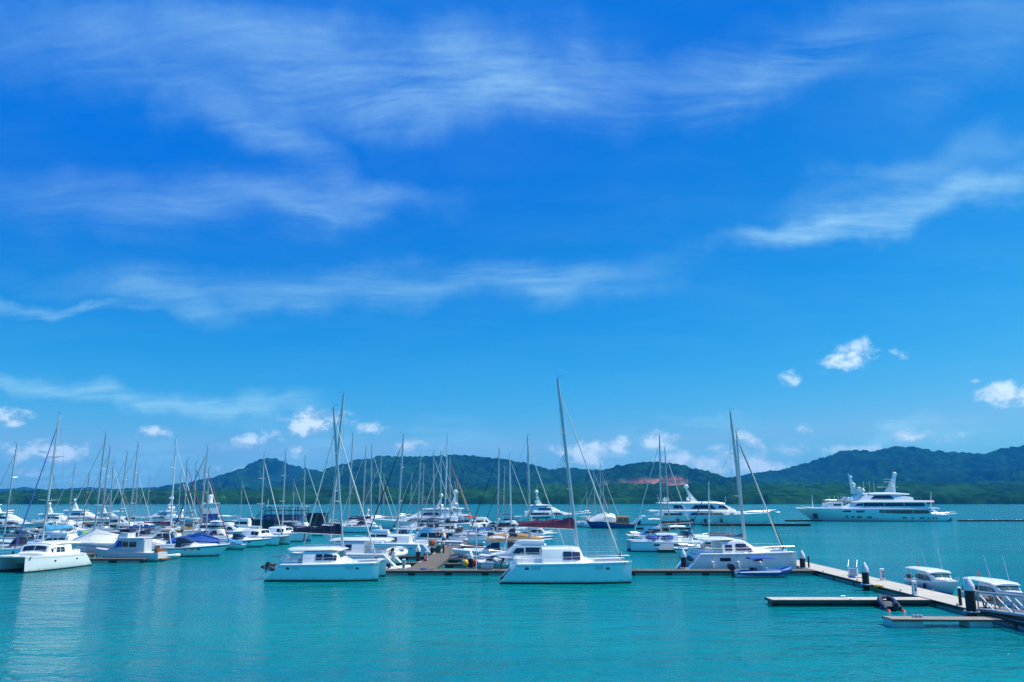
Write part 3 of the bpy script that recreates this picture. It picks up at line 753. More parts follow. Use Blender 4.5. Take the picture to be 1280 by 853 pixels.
def cruiser(label, pos, rz, L=11, hull='gelcoat', style='express', cover=None, glass='glass', group=None, stripe=None, arch=True, cat='motorboat', name='motor_cruiser', top=None, bot='antifoul', S=1.0):
    """planing motorboat: 'express' low cabin and raked screen, 'fly' with a flying bridge, 'open'"""
    r = boat(name, label, cat, pos, rz, group)
    B = L * .31; S0, S1 = .10 * L * S, .145 * L * S
    stripe = stripe or (None, 'canvas_navy', None, 'canvas_blue', None, 'black_paint', 'canvas_navy')[sum(map(ord, label)) % 7]
    add_hull(MB(), L, B, S0, S1, 0, .4, rake=L * .13, trans=-.1, stern=.92, flare=.28, full=2.0, wmax=.4, stripe=1 if stripe else 0).build('hull', [hull, bot, 'gelcoat', stripe or hull], r)
    if style in ('express', 'open'):
        sts = [(-L * .06, S0, S0 + .075 * L, B * .40, B * .33), (0, S0, S0 + .08 * L, B * .40, B * .32), (L * .10, S0 + .1, S0 + .045 * L, B * .36, B * .28), (L * .33, S0 + .2, S1 + .03, B * .18, B * .12)]
        add_house(MB(), sts, .12, .08).build('foredeck_cabin', 'gelcoat', r)
        wz = S0 + .075 * L
        ws = [(-L * .13, S0 + .3, wz + .055 * L, B * .41, B * .34), (-L * .04, S0 + .3, wz + .05 * L, B * .41, B * .32), (L * .06, S0 + .06 * L, wz - .01 * L, B * .34, B * .28)]
        add_house(MB(), ws, .06, .06).build('windscreen_surround', glass, r)
        MB().prism([(-L * .44, S0), (-L * .44, S0 + .45), (-L * .14, S0 + .55), (-L * .14, S0)], -B * .42, B * .42).build('cockpit_coaming', 'gelcoat', r)
        for k in range(3): side_pane(r, [(-L * .2, 0, S0, B / 2, B / 2), (L * .3, 0, S1, B * .40, B * .43)], L * (-.02 + .08 * k), L * (.02 + .08 * k), .68, .80, 'glass', name='hull_window')
    else:
        zt = S0 + .155 * L
        sts = [(-L * .24, S0, zt, B * .42, B * .36), (L * .02, S0, zt + .02, B * .42, B * .36), (L * .10, S0 + .05, zt - .03, B * .40, B * .32), (L * .22, S0 + .15, S0 + .07 * L, B * .32, B * .24), (L * .36, S1 - .05, S1 + .05, B * .18, B * .1)]
        add_house(MB(), sts, .14, .1).build('saloon', 'gelcoat', r)
        side_pane(r, sts, -L * .21, -L * .015, .38, .88, glass); side_pane(r, sts, L * .0, L * .14, .38, .84, glass, tap1=.055 * L)
        hsh = sum(map(ord, label)) % 5
        if hsh in (0, 2, 3):
            zb_ = zt + 1.95
            MB().loft([ring_house(q, .1, .12) for q in ((-L * .22, zb_ - .1, zb_, B * .30, B * .28), (-L * .10, zb_, zb_ + .1, B * .32, B * .30), (L * .02, zb_ - .08, zb_, B * .29, B * .27))]).build('bimini', ('canvas_navy', '', 'canvas_white', 'canvas_navy')[hsh], r)
            for x in (-L * .20, L * .0):
                for sd in (-1, 1): MB().tube([(x, sd * B * .33, zt + .4), (x, sd * B * .29, zb_)], .022, 5).build('bimini_frame', 'steel', r)
        front_pane(r, sts[3], sts[2], .2, .9, .82, glass, 1, camber=.1)
        fb = [(-L * .22, zt, zt + .5, B * .36, B * .35), (0, zt, zt + .55, B * .36, B * .34), (L * .07, zt, zt + .45, B * .30, B * .24), (L * .10, zt - .02, zt + .1, B * .24, B * .2)]
        add_house(MB(), fb, .1, .02).build('flybridge', 'gelcoat', r)
        side_pane(r, [(-L * .44, 0, S0, B / 2, B / 2), (L * .3, 0, S1, B * .42, B * .44)], -L * .1, -L * .04, .62, .8, 'glass', name='hull_window'); side_pane(r, [(-L * .44, 0, S0, B / 2, B / 2), (L * .3, 0, S1, B * .42, B * .44)], L * .06, L * .12, .62, .8, 'glass', name='hull_window')
    if arch:
        za = S0 + (.20 if style == 'express' else .155) * L + (0 if style == 'express' else .6)
        xa = -L * .22
        am = MB().tube([(xa + .5, -B * .40, S0 + .3), (xa, -B * .36, za - .15), (xa - .1, -B * .26, za), (xa - .1, B * .26, za), (xa, B * .36, za - .15), (xa + .5, B * .40, S0 + .3)], .09, 6)
        ao = am.build('radar_arch', 'gelcoat', r)
        MB().lathe((xa - .1, 0, za + .05), ((.05, 0), (.28, .06), (.3, .16), (.2, .24), (.02, .27))).build('radar_dome', 'gelcoat', ao)
        MB().tube([(xa - .1, B * .2, za), (xa - .5, B * .2, za + 1.8)], .015, 4).build('antenna', 'white_mast', ao)
    if top:
        zt = S0 + .20 * L
        MB().loft([ring_house(s, .12, .14) for s in ((-L * .38, zt - .12, zt, B * .38, B * .35), (-L * .25, zt, zt + .1, B * .40, B * .37), (-L * .08, zt - .05, zt + .05, B * .38, B * .34))]).build('bimini', top, r)
        for x in (-L * .36, -L * .10):
            for sd in (-1, 1): MB().tube([(x, sd * B * .40, S0 + .2), (x, sd * B * .37, zt)], .022, 5).build('bimini_frame', 'steel', r)
    if cover:
        rings = []
        for k in range(9):
            t = k / 8; x = lerp(-L * .45, L * .34, t); w = B * (.47 - .22 * max(0, t - .45) * 1.6); hh = S0 + .5 + .095 * L * math.sin(math.pi * (.12 + .8 * t)) * (1 + .06 * math.sin(k * 2.7))
            rings.append([(x, -w, S0 + .05 + .3 * t), (x, -w * .75, lerp(S0 + .1, hh, .7)), (x, 0, hh), (x, w * .75, lerp(S0 + .1, hh, .7)), (x, w, S0 + .05 + .3 * t)])
        MB().loft(rings).build('boat_cover', cover, r)
    rail(r, [(-.05 * L, -B * .46, S0 + .08), (L * .2, -B * .40, S0 + .25 * (S1 - S0) + .12), (L * .38, -B * .2, S1 - .02), (L * .47, 0, S1), (L * .38, B * .2, S1 - .02), (L * .2, B * .40, S0 + .25 * (S1 - S0) + .12), (-.05 * L, B * .46, S0 + .08)], .55, 1, .018, 1.6, 'bow_rail')
    MB().box((-L / 2 - .35, 0, .22), (.9, B * .8, .12)).build('swim_platform', 'teak' if L > 10 else 'gelcoat', r)
    return r

def yacht(label, pos, rz, L=30, hull='gelcoat', decks=None, S=(.07, .115), B=None, cat='motor yacht', name='motor_yacht', group=None, mast=None, stripe=None, rake=.12, flare=.3, ports=6, glass='glass', lower=None, extra=None, hullglass=None):
    """big motor yacht; decks = list of (stations, panes, has_screen): stations in fractions of L (x, zb, zt, w) with z in metres"""
    r = boat(name, label, cat, pos, rz, group)
    B = B or L * .21; S0, S1 = S[0] * L, S[1] * L
    add_hull(MB(), L, B, S0, S1, 0, .8, rake=L * rake, trans=.02 * L, stern=.9, flare=flare, full=2.3, wmax=.45, stripe=1 if stripe else 0, nst=19).build('hull', [hull, lower or 'antifoul', 'gelcoat', stripe or hull], r)
    hs = [(-L * .48, 0, S0, B / 2 * .95, B / 2 * .97), (0, 0, lerp(S0, S1, .33), B / 2 * .93, B / 2), (L * .30, 0, lerp(S0, S1, .7), B * .32, B * .40)]
    for k in range(ports):
        x = lerp(-.30, .26, k / max(1, ports - 1)) * L
        side_pane(r, hs, x - .012 * L, x + .012 * L, .42, .56, 'glass', name='hull_window', n=1)
    for g in hullglass or ():
        side_pane(r, hs, g[0] * L, g[1] * L, g[2], g[3], 'glass', name='hull_window', n=5, tap0=.01 * L, tap1=.02 * L)
    for dk in decks:
        nm, sts, panes, scr = dk
        ss = [(x * L, zb, zt, w * B, w2 * B) for x, zb, zt, w, w2 in sts]
        d = add_house(MB(), ss, .25, .12).build(nm, 'gelcoat', r)
        for p in panes: side_pane(d, ss, p[0] * L, p[1] * L, p[2], p[3], glass, r=.25, off=.03 + .0016 * L, tap0=p[4] * L, tap1=p[5] * L, n=6)
        if scr: front_pane(d, ss[scr[1]], ss[scr[0]], .12, .88, .85, glass, 1, camber=.12)
    if mast:
        x, z, h, lean = mast; x *= L
        mo = MB().loft([[(x + lean * t + sx * a * (1 - .6 * t), sy * b * (1 - .5 * t), z + h * t) for sx, sy in ((-1, -1), (1, -1), (1, 1), (-1, 1))] for t, a, b in ((0, h * .28, .5), (.5, h * .2, .4), (1, h * .14, .25))]).build('radar_mast', 'gelcoat', r)
        MB().lathe((x + lean, 0, z + h), ((.1, 0), (h * .17, h * .06), (h * .18, h * .2), (h * .11, h * .3), (.02, h * .33))).build('radar_dome', 'gelcoat', mo)
        MB().box((x + lean * .55, 0, z + h * .55), (h * .12, h * 1.1, h * .06)).build('mast_yard', 'gelcoat', mo)
        for sd in (-1, 1): MB().sphere((x + lean * .3 - .2 * h, sd * h * .45, z + h * .25), h * .16, 8, 6).build('satellite_dome', 'gelcoat', mo)
        MB().tube([(x + lean * .8, .3, z + h), (x + lean * .8, .3, z + h * 1.9)], .03, 4).build('antenna', 'white_mast', mo)
    rail(r, [(-.1 * L, -B * .49, S0 + .3 * (S1 - S0)), (L * .2, -B * .44, lerp(S0, S1, .45)), (L * .38, -B * .27, lerp(S0, S1, .75)), (L * .47, 0, S1)], .9, 2, .025, 2.2, 'bow_rail')
    rail(r, [(-.1 * L, B * .49, S0 + .3 * (S1 - S0)), (L * .2, B * .44, lerp(S0, S1, .45)), (L * .38, B * .27, lerp(S0, S1, .75)), (L * .47, 0, S1)], .9, 2, .025, 2.2, 'bow_rail')
    if extra: extra(r, L, B, S0, S1)
    return r
# ------------------------------------------------------------------ places on the water
def XW(px, Y, z=0.0):
    return (px - 640) / 1000.0 * (Y * math.cos(PITCH) + (z - CAM_H) * math.sin(PITCH))
def W(px, Y, z=0.0): return Vector((XW(px, Y, z), Y, z))

# ------------------------------------------------------------------ pontoons
def plank_mat(name, a, b, width=.14, axis=1, gap=.06):
    m = bpy.data.materials.new(name); m.use_nodes = True; t = NT(m.node_tree); bs = t.n['Principled BSDF']
    tc = t.new('ShaderNodeTexCoord'); v = tc.outputs['Object']
    sp = t.new('ShaderNodeSeparateXYZ'); t.l.new(v, sp.inputs[0])
    q = t.math('DIVIDE', sp.outputs[axis], width); fr = t.math('FRACT', q); fl = t.math('FLOOR', q)
    wn = t.new('ShaderNodeTexWhiteNoise', noise_dimensions='1D'); t.l.new(fl, wn.inputs['W'])
    n = t.noise(t.mapping(v, scale=(1, 1, 1)), .6, 6, .65)
    n2 = t.noise(v, 9, 4, .6)
    f = t.math('ADD', t.math('MULTIPLY', wn.outputs['Value'], .45), t.math('ADD', t.math('MULTIPLY', n, .4), t.math('MULTIPLY', n2, .2)))
    c = t.mix(f, (*a, 1), (*b, 1))
    g = t.math('LESS_THAN', fr, gap)
    c = t.mix(g, c, (.03, .025, .02, 1))
    t.l.new(c, bs.inputs['Base Color']); bs.inputs['Roughness'].default_value = .85; bs.inputs['Specular IOR Level'].default_value = .2
    MAT[name] = m
plank_mat('deck_planks', (.085, .07, .062), (.20, .17, .15))
plank_mat('deck_planks_across', (.085, .07, .062), (.20, .17, .15), axis=0)
plank_mat('pale_planks', (.36, .33, .29), (.60, .56, .50), .16, 0, .04)
plank_mat('pier_planks', (.36, .33, .29), (.60, .56, .50), .16, 1, .04)
mat('timber_edge', (.10, .075, .055), .8, var=.35, vscale=2)
mat('grey_timber', (.26, .24, .22), .8, var=.3, vscale=2)
mat('concrete', (.42, .43, .40), .85, var=.25, vscale=1.2, streak=.45)
mat('white_float', (.60, .64, .60), .6, var=.2, vscale=1.2, streak=.35)
mat('pile_black', (.012, .013, .015), .55, var=.3, vscale=1, bump=.4, bscale=3)
mat('pile_cap', (.80, .80, .78), .35, var=.08)
mat('white_paint', (.80, .80, .80), .4, var=.05)
mat('galvanised', (.50, .53, .56), .42, metal=.5, var=.12, vscale=4)

def pontoon(label, x0, x1, y0, y1, deck='deck_planks', along='x', fl='concrete', floats=2.4, gap=.9, name='floating_pontoon', fz=.42, top=.52, edge='timber_edge', group=None, cat='pontoon', inset=.06, rz=0.0):
    cx, cy = (x0 + x1) / 2, (y0 + y1) / 2
    r = empty(name, label, cat, group); r.location = (cx, cy, 0); r.rotation_euler = (0, 0, R(rz)); w, d = x1 - x0, y1 - y0
    MB().box((0, 0, top - .05), (w, d, .10)).build('deck', deck, r)
    e = MB()
    for s in (-1, 1):
        if along == 'x': e.box((0, s * (d / 2 + .04), top - .14), (w + .16, .08, .22))
        else: e.box((s * (w / 2 + .04), 0, top - .14), (.08, d + .16, .22))
    e.build('rubbing_strip', edge, r)
    n = max(1, int((w if along == 'x' else d) / (floats + gap))); st = (w if along == 'x' else d) / n
    f = MB()
    k_max = min(n, 90)
    for k in range(n):
        c = -(w if along == 'x' else d) / 2 + (k + .5) * st
        q = MB()
        if along == 'x': q.box((c, 0, fz / 2 - .25), (st - gap, d - inset * 2, fz + .45))
        else: q.box((0, c, fz / 2 - .25), (w - inset * 2, st - gap, fz + .45))
        if k < k_max: q.build('float', fl, r)
    bm = MB()
    if along == 'x': bm.box((0, 0, .22), (w - .1, d - .5, .36))
    else: bm.box((0, 0, .22), (w - .5, d - .1, .36))
    bm.build('under_frame', 'black_paint', r)
    # cleats
    for s in (-1, 1):
        m = max(1, int((w if along == 'x' else d) / 9))
        for k in range(min(m, 12)):
            c = -(w if along == 'x' else d) / 2 + (k + .5) * (w if along == 'x' else d) / m
            px, py = (c, s * (d / 2 - .15)) if along == 'x' else (s * (w / 2 - .15), c)
            q = MB().box((px, py, top + .05), (.1, .1, .1)); q.tube([(px - .18, py, top + .11), (px + .18, py, top + .11)] if along == 'x' else [(px, py - .18, top + .11), (px, py + .18, top + .11)], .03, 5)
            q.build('cleat', 'galvanised', r)
    return r
pontoon('long timber pontoon across the front, tied to the right-hand pier', -24, 34.6, 94.4, 97.0, 'deck_planks_across', fl='concrete', floats=3.2, gap=.8)
pontoon('plank walkway running back from the front pontoon between the two rows of boats', -10.9, -7.8, 97.25, 300, 'deck_planks', 'y', rz=-.7)
pontoon('broad sun-bleached pier on the right with three black piles along its left edge', 34.35, 37.5, 40, 117, 'pier_planks', 'y', rz=-1.4, edge='black_paint', floats=5, gap=.5)
pontoon('pale plank finger pontoon jutting left from the right-hand pier', 21.1, 33.85, 67.6, 69.4, 'pale_planks', 'x', edge='timber_edge', fl='black_paint')
pontoon('pier walkway behind the left-hand trawler and catamaran', -66, -63.2, 108, 300, 'deck_planks', 'y')
pontoon('finger pontoon in front of the grey trawler', -63, -50.3, 113.0, 114.2, 'deck_planks_across', 'x', floats=2.4, gap=1.2, fl='concrete')
pontoon('small finger pontoon lying along the white catamaran with the blue bags', 24.0, 32.5, 134.0, 135.2, 'pale_planks', 'x', floats=2, gap=.4, fl='timber_edge')
FG = 'short finger pontoons off the plank walkway'
for i, (Y, w, lab) in enumerate(((104.5, 9.5, 'short finger pontoon right of the walkway, nearest the pile with coloured fenders'), (112.5, 10, 'second short finger pontoon right of the walkway, left of the grey sports boat'),
                                  (121.0, 10, 'third short finger pontoon right of the walkway, under the navy tarpaulin'), (148, 11, 'finger pontoon beside the boat under the tan cover'), (172, 11, 'finger pontoon beside the boats with blue biminis'))):
    pontoon(lab, -8.5, -8.5 + w, Y, Y + 1.1, 'deck_planks_across', 'x', floats=1.6, gap=2.2, group=FG)
for Y, w, lab in ((106, 11, 'finger pontoon left of the walkway, beside the white dinghies'), (118, 12, 'finger pontoon left of the walkway in front of the stepped-stern power catamaran'), (137, 12, 'finger pontoon left of the walkway by the boat with orange lifebuoys')):
    pontoon(lab, -11.9 - w, -11.9, Y, Y + 1.1, 'deck_planks_across', 'x', floats=1.6, gap=2.2, group='finger pontoons left of the plank walkway')
pontoon('dark floating dock in front of the long tri-deck yacht', 62, 97, 266, 268.5, 'timber_edge', 'x', fl='black_paint', top=.7, edge='black_paint')
pontoon('thin dark breakwater pontoon stretching right from the white superyacht', 176, 300, 322, 324.5, 'timber_edge', 'x', fl='black_paint', edge='black_paint', floats=8)
pontoon('thin dark breakwater pontoon left of the white superyacht bow', 108, 122, 322, 324.5, 'timber_edge', 'x', fl='black_paint', edge='black_paint', floats=4)
pontoon('service dock beside the old blue wooden boat', 36, 52, 236, 239, 'timber_edge', 'x', fl='black_paint', edge='timber_edge')
# low platform on two white floats
def platform():
    r = empty('work_platform', 'low dark work platform on two white box floats at the lower right', 'platform'); r.location = (29.35, 57.4, 0); r.scale = (.78, 1, .78)
    MB().prism([(-4.7, .62), (-4.7, .72), (4.9, .64), (4.9, .54)], -.75, .75).build('deck', 'grey_timber', r)
    e = MB().box((.1, -.8, .60), (9.6, .07, .14)); e.box((.1, .8, .60), (9.6, .07, .14)); e.build('rubbing_strip', 'timber_edge', r)
    MB().box((-3.35, 0, .12), (2.7, 1.35, .95)).build('float', 'white_float', r)
    MB().box((3.0, 0, .12), (2.0, 1.35, .9)).build('float', 'white_float', r)
    for x, s in ((-1.9, .5), (-1.6, .35), (-2.2, .4)): MB().box((x, .2, .80), (s * .7, .22, .2), .4).build('mooring_cleat', 'galvanised', r)
platform()

# ------------------------------------------------------------------ piles, pedestals, dock furniture
def pile(label, x, y, top=2.6, r=.31, group='black mooring piles with white caps', cone=.68):
    o = empty('mooring_pile', label, 'mooring pile', group); o.location = (x, y, 0)
    MB().lathe((0, 0, 0), ((r, -2.0), (r, .25), (r * 1.01, .3), (r, top - cone)), 16).build('pile_shaft', 'pile_black', o)
    MB().lathe((0, 0, top - cone), ((r * 1.07, -.24), (r * 1.09, 0), (r * 1.06, .12), (r * .5, cone * .72), (r * .12, cone), (.01, cone + .02)), 16).build('pile_cap', 'pile_cap', o)
    MB().torus((0, 0, .56), r + .16, .06, 'z', 16, 6).build('guide_collar', 'galvanised', o)
    return o
pile('black pile with white cone cap where the front pontoon joins the right pier', 34.25, 97.6)
pile('black pile with white cone cap halfway along the right pier, above the yellow ladder', 33.7, 79.2)
pile('largest black mooring pile with white cone cap, at the foot of the gangway', 33.15, 60.4, 2.95, .34)
pile('black pile with white cap at the stern of the raked-roof catamaran', XW(855, 97.7), 97.7, 2.7)
pile('black pile with rounded cap hung with orange and red fenders', XW(588, 97.8), 97.8, 2.55)
pile('black pile with white cap left of the walkway by the red extinguisher box', -12.2, 107.3, 2.75)
pile('black pile carrying an orange lifebuoy, left edge of the walkway', -11.95, 124, 2.3)
for Y, lab in ((143, 'black pile with white cap left of the walkway, just past the orange lifebuoy'), (161, 'black pile with white cap left of the walkway beside the boat with two lifebuoys'), (181, 'black pile with white cap far down the walkway beneath the cluster of masts'),):
    pile(lab, -12.05 + .0122 * (Y - 97) - .35, Y, 2.8)
pile('black pile with white cap at the right edge of the walkway by the blue biminis', -7.5, 183, 2.9)
pile('black pile with white cap right of the walkway, farthest of the row', -7.2, 215, 3.1)
pile('black pile with white cap standing off the stern of the catamaran with blue bags', 32.6, 138, 2.4)
for (dx, m, lab) in ((-.5, 'yellow_paint', 'yellow round fender hanging on the pile at the front pontoon'), (.5, 'red_paint', 'red round fender hanging on the pile at the front pontoon')):
    o = empty('fender', lab, 'fender', 'coloured fenders on the front pile'); o.location = (XW(588, 97.8) + dx * 1.15, 97.45, 1.15)
    MB().sphere((0, 0, 0), .36, 12, 8, 1.15).build('fender_body', m, o); MB().tube([(0, 0, .4), (-dx * .3, .1, .75)], .02, 5).build('fender_rope', 'dark_rope', o)
o = empty('lifebuoy', 'orange lifebuoy and float hung on a pile beside the walkway', 'lifebuoy'); o.location = (-11.95, 123.5, 2.05)
MB().torus((0, -.06, 0), .34, .12, 'y', 18, 8).build('ring', 'orange_paint', o); MB().lathe((0, 0, 0), ((.02, -.3), (.24, -.2), (.3, 0), (.24, .2), (.02, .3)), 12).build('float_bag', 'orange_paint', o)
MB().box((0, .12, 0), (1.25, .05, 1.2)).build('backboard', 'white_paint', o)

def pedestal(label, x, y, h=1.15, rz=0):
    o = empty('power_pedestal', label, 'power pedestal', 'white power pedestals on the pontoons'); place(o, (x, y, .52), rz)
    MB().loft([[(sx * a, sy * b, z) for sx, sy in ((-1, -1), (1, -1), (1, 1), (-1, 1))] for a, b, z in ((.2, .17, 0), (.2, .17, .06), (.165, .14, .08), (.165, .14, h - .12))]).build('post', 'white_paint', o)
    MB().loft([[(sx * a, sy * b, z) for sx, sy in ((-1, -1), (1, -1), (1, 1), (-1, 1))] for a, b, z in ((.19, .165, h - .12), (.19, .165, h - .04), (.12, .1, h))]).build('lid', 'white_paint', o)
    for k, z in enumerate((.38, .58, .80)):
        MB().box((.02, -.15, z), (.13, .03, .12 if k else .16)).build('socket', 'black_paint', o)
pedestal('white power pedestal at the corner where the walkway meets the front pontoon', -12.6, 97.0 - .6)
pedestal('white power pedestal on the right edge of the right pier opposite the middle pile', 37.2, 83.4)
pedestal('white power pedestal on the left edge of the right pier above the finger pontoon', 34.4, 71.2)
pedestal('white power pedestal at the far end of the right pier', 38.0, 114.5)
pedestal('white power pedestal beside the walkway near the red extinguisher box', -11.5, 111)
for Y, lab in ((131, 'white power pedestal on the walkway beyond the green bin'), (152, 'white power pedestal on the walkway near the two lifebuoys'), (172, 'white power pedestal far along the walkway')): pedestal(lab, -11.5, Y)
for Y, lab in ((104, 'slim grey lamp post on the right edge of the walkway, nearest'), (118, 'slim grey lamp post on the right edge of the walkway, behind the nearest one'), (146, 'slim grey lamp post far along the right edge of the walkway')):
    o = empty('dock_lamp', lab, 'lamp post', 'slim lamp posts along the walkway'); o.location = (-8.9, Y, .52)
    MB().tube([(0, 0, 0), (0, 0, 1.45)], .055, 8).build('post', 'galvanised', o); MB().lathe((0, 0, 1.45), ((.08, 0), (.11, .05), (.11, .22), (.03, .28)), 10).build('lamp_head', 'white_paint', o); MB().lathe((0, 0, 0), ((.13, 0), (.13, .04), (.06, .06)), 10).build('base_plate', 'galvanised', o)
o = empty('extinguisher_box', 'red fire extinguisher cabinet on the left edge of the walkway', 'extinguisher'); o.location = (-11.45, 109.0, .52)
MB().box((0, 0, .45), (.42, .32, .9)).build('cabinet', 'red_paint', o); MB().prism([(-.25, .9), (0, 1.05), (.25, .9)], -.2, .2).build('cabinet_roof', 'red_paint', o); MB().box((.03, -.17, .5), (.2, .02, .5)).build('cabinet_door', 'white_paint', o)
o = empty('waste_bin', 'dark green waste bin on the walkway', 'bin'); o.location = (-11.2, 125.6, .52)
MB().loft([[(sx * a, sy * a, z) for sx, sy in ((-1, -1), (1, -1), (1, 1), (-1, 1))] for a, z in ((.38, 0), (.42, 1.0))]).build('bin_body', 'green_paint', o); MB().loft([[(sx * a, sy * a, z) for sx, sy in ((-1, -1), (1, -1), (1, 1), (-1, 1))] for a, z in ((.46, 1.0), (.46, 1.08), (.3, 1.2))]).build('bin_lid', 'green_paint', o)
o = empty('dock_box', 'grey dock storage box on the front pontoon', 'dock box'); o.location = (-2.9, 95.9, .52)
MB().box((0, 0, .36), (1.35, .7, .72)).build('box_body', 'pale_grey', o); MB().prism([(-.72, .72), (-.72, .80), (0, .86), (.72, .80), (.72, .72)], -.39, .39).build('box_lid', 'grey_paint', o)
o = empty('signal_pole', 'tall thin white pole on the front pontoon next to the pile with fenders', 'pole'); o.location = (-4.1, 95.0, .52)
MB().tube([(0, 0, 0), (0, 0, 5.0)], .05, 8).build('post', 'white_mast', o); MB().lathe((0, 0, 0), ((.16, 0), (.16, .05), (.06, .08)), 10).build('base_plate', 'galvanised', o)
o = empty('marker_post', 'black marker post with a red and white top on the walkway', 'post'); o.location = (-10.3, 124.2, .52)
MB().tube([(0, 0, 0), (0, 0, 1.0)], .12, 8).build('post', 'black_paint', o); MB().lathe((0, 0, 1.0), ((.13, 0), (.13, .14), (.13, .28)), 10).build('red_band', 'red_paint', o); MB().lathe((0, 0, 1.28), ((.13, 0), (.22, .2), (.2, .5), (.05, .62)), 10).build('white_head', 'white_paint', o)
o = empty('short_post', 'short black post on the right pier before the gangway', 'post'); o.location = (34.35, 64.0, .52)
MB().tube([(0, 0, 0), (0, 0, 1.25)], .12, 10).build('post', 'black_paint', o); MB().lathe((0, 0, 1.25), ((.13, 0), (.13, .08), (.02, .14)), 10).build('post_cap', 'white_paint', o)
o = empty('short_post', 'short black post at the end of the front pontoon by the right-hand catamaran bow', 'post'); o.location = (35.4, 98.8, .52)
MB().tube([(0, 0, 0), (0, 0, 1.3)], .11, 10).build('post', 'black_paint', o)
o = empty('dock_ladder', 'yellow boarding ladder clamped to the right pier below the middle pile', 'ladder'); o.location = (34.15, 77.8, 0)
l = MB()
for s in (-1, 1): l.tube([(.35, s * .32, .62), (0, s * .32, .62), (-.12, s * .32, .5), (-.12, s * .32, -1.0)], .035, 6)
l.build('ladder_rail', 'yellow_paint', o)
for z in (.45, .15, -.15): MB().tube([(-.12, -.32, z), (-.12, .32, z)], .03, 6).build('rung', 'yellow_paint', o)
MB().box((.2, 0, .56), (.5, .9, .06)).build('ladder_step', 'yellow_paint', o)
def steps():
    o = empty('boarding_steps', 'grey boarding steps with a white handrail on the right pier', 'steps'); place(o, (36.4, 88.5, .52), 60)
    for k in range(3): MB().box((.3 * k - .3, 0, .12 + .22 * k), (.34, .75, .24 + .44 * k if False else .24)).build('tread', 'grey_paint', o)
    for s in (-1, 1):
        MB().prism([(-.5, 0), (-.5, .2), (.5, .75), (.5, 0)], s * .40 - .02, s * .40 + .02).build('side_panel', 'pale_grey', o)
        MB().tube([(-.5, s * .42, .1), (-.5, s * .42, .95), (.45, s * .42, 1.6), (.45, s * .42, .6)], .025, 6).build('handrail', 'white_mast', o)
steps()
def cart():
    o = empty('dock_cart', 'dark blue dock cart with two wheels on the right pier by the gangway', 'cart'); place(o, (36.0, 62.6, .52), 80)
    MB().loft([[(sx * a, sy * b, z) for sx, sy in ((-1, -1), (1, -1), (1, 1), (-1, 1))] for a, b, z in ((.5, .38, .35), (.72, .5, .95))]).build('tray', 'navy_paint', o)
    for s in (-1, 1): MB().torus((.1, s * .52, .3), .26, .06, 'y', 16, 6).build('wheel', 'black_paint', o)
    MB().tube([(-.6, -.42, .75), (-1.2, -.42, .95), (-1.2, .42, .95), (-.6, .42, .75)], .03, 6).build('handle', 'galvanised', o); MB().tube([(-.55, -.3, .4), (-.55, -.3, 0)], .03, 6).tube([(-.55, .3, .4), (-.55, .3, 0)], .03, 6).build('prop_stand', 'galvanised', o)
cart()
# gangway with truss sides rising towards the shore
def gangway():
    o = empty('gangway', 'grey metal truss gangway sloping down onto the right pier', 'gangway'); o.location = (34.7, 60.6, .62)
    n = 11; st = 2.1; Lg = n * st; rise = .055; H = 1.25
    def z(k): return k * st * rise
    MB().prism([(0, 0), (0, .1), (Lg, .1 + Lg * rise), (Lg, Lg * rise)], -.85, .85).build('walkway_plate', 'grey_timber', o).rotation_euler = (0, 0, R(-90))
    for s in (-1, 1):
        t = MB(); x = s * .9
        t.box((x, 0, 0), (.01, .01, .01))
        t.tube([(x, 0, .06), (x, -Lg, .06 + Lg * rise)], .11, 8); t.tube([(x, .35, H), (x, -Lg, H + Lg * rise)], .09, 8); t.tube([(x, 0, .65), (x, -Lg, .65 + Lg * rise)], .03, 6)
        t.build('chord_rail', 'galvanised', o)
        for k in range(n + 1): MB().tube([(x, -k * st, z(k)), (x, -k * st, z(k) + H)], .06, 6).build('upright', 'galvanised', o)
        for k in range(n): MB().tube([(x, -k * st, z(k) + H), (x, -(k + 1) * st, z(k + 1))], .05, 6).build('diagonal_brace', 'white_mast', o)
    MB().prism([(-.9, -.08), (-.9, -.05), (0, .12), (0, .02)], -.8, .8).build('landing_flap', 'galvanised', o).rotation_euler = (0, 0, R(-90))
gangway()

# ------------------------------------------------------------------ the three big catamarans along the front
C_ = catamaran('large white catamaran at the front centre with a burgundy sail cover', (XW(705, 88.6) , 88.6, 0), 0, 13.8, 21.7, mast_x=.105, cover='canvas_burgundy', glass='tinted', house='plain', rk=1.9, boomh=(1.2, .5))
A_ = catamaran('white catamaran at the front left of centre with a navy sail cover and hardtop', (XW(409, 90.6), 90.6, 0), 0, 12.1, 18.7, mast_x=.13, cover='canvas_navy', house='hardtop', rk=1.7, boomh=(1.25, .55), jr=.09)
catamaran('white catamaran mostly hidden behind the navy-covered one, its long white roof showing', (XW(436, 104), 104.0, 0), 180, 13.4, 21.9, mast_x=.19, cover=None, house='hardtop', rk=1.0, bim=(-.40, .16), ports='tiny', jr=.09)
catamaran('white raked-roof catamaran with long hull windows at the end of the front pontoon', (XW(919, 101.3), 101.3, 0), 0, 13.4, 19.4, mast_x=.105, cover=None, house='sleek', ports='long', rk=1.0, glass='tinted', hf=1.12)
catamaran('white catamaran with blue bags on deck behind the small finger pontoon', (XW(829, 138.5), 138.5, 0), 180, 11.6, 19.3, mast_x=.02, cover='canvas_black', house='plain', ports='long', rk=.3, hf=.95, boomh=(.5, .4))
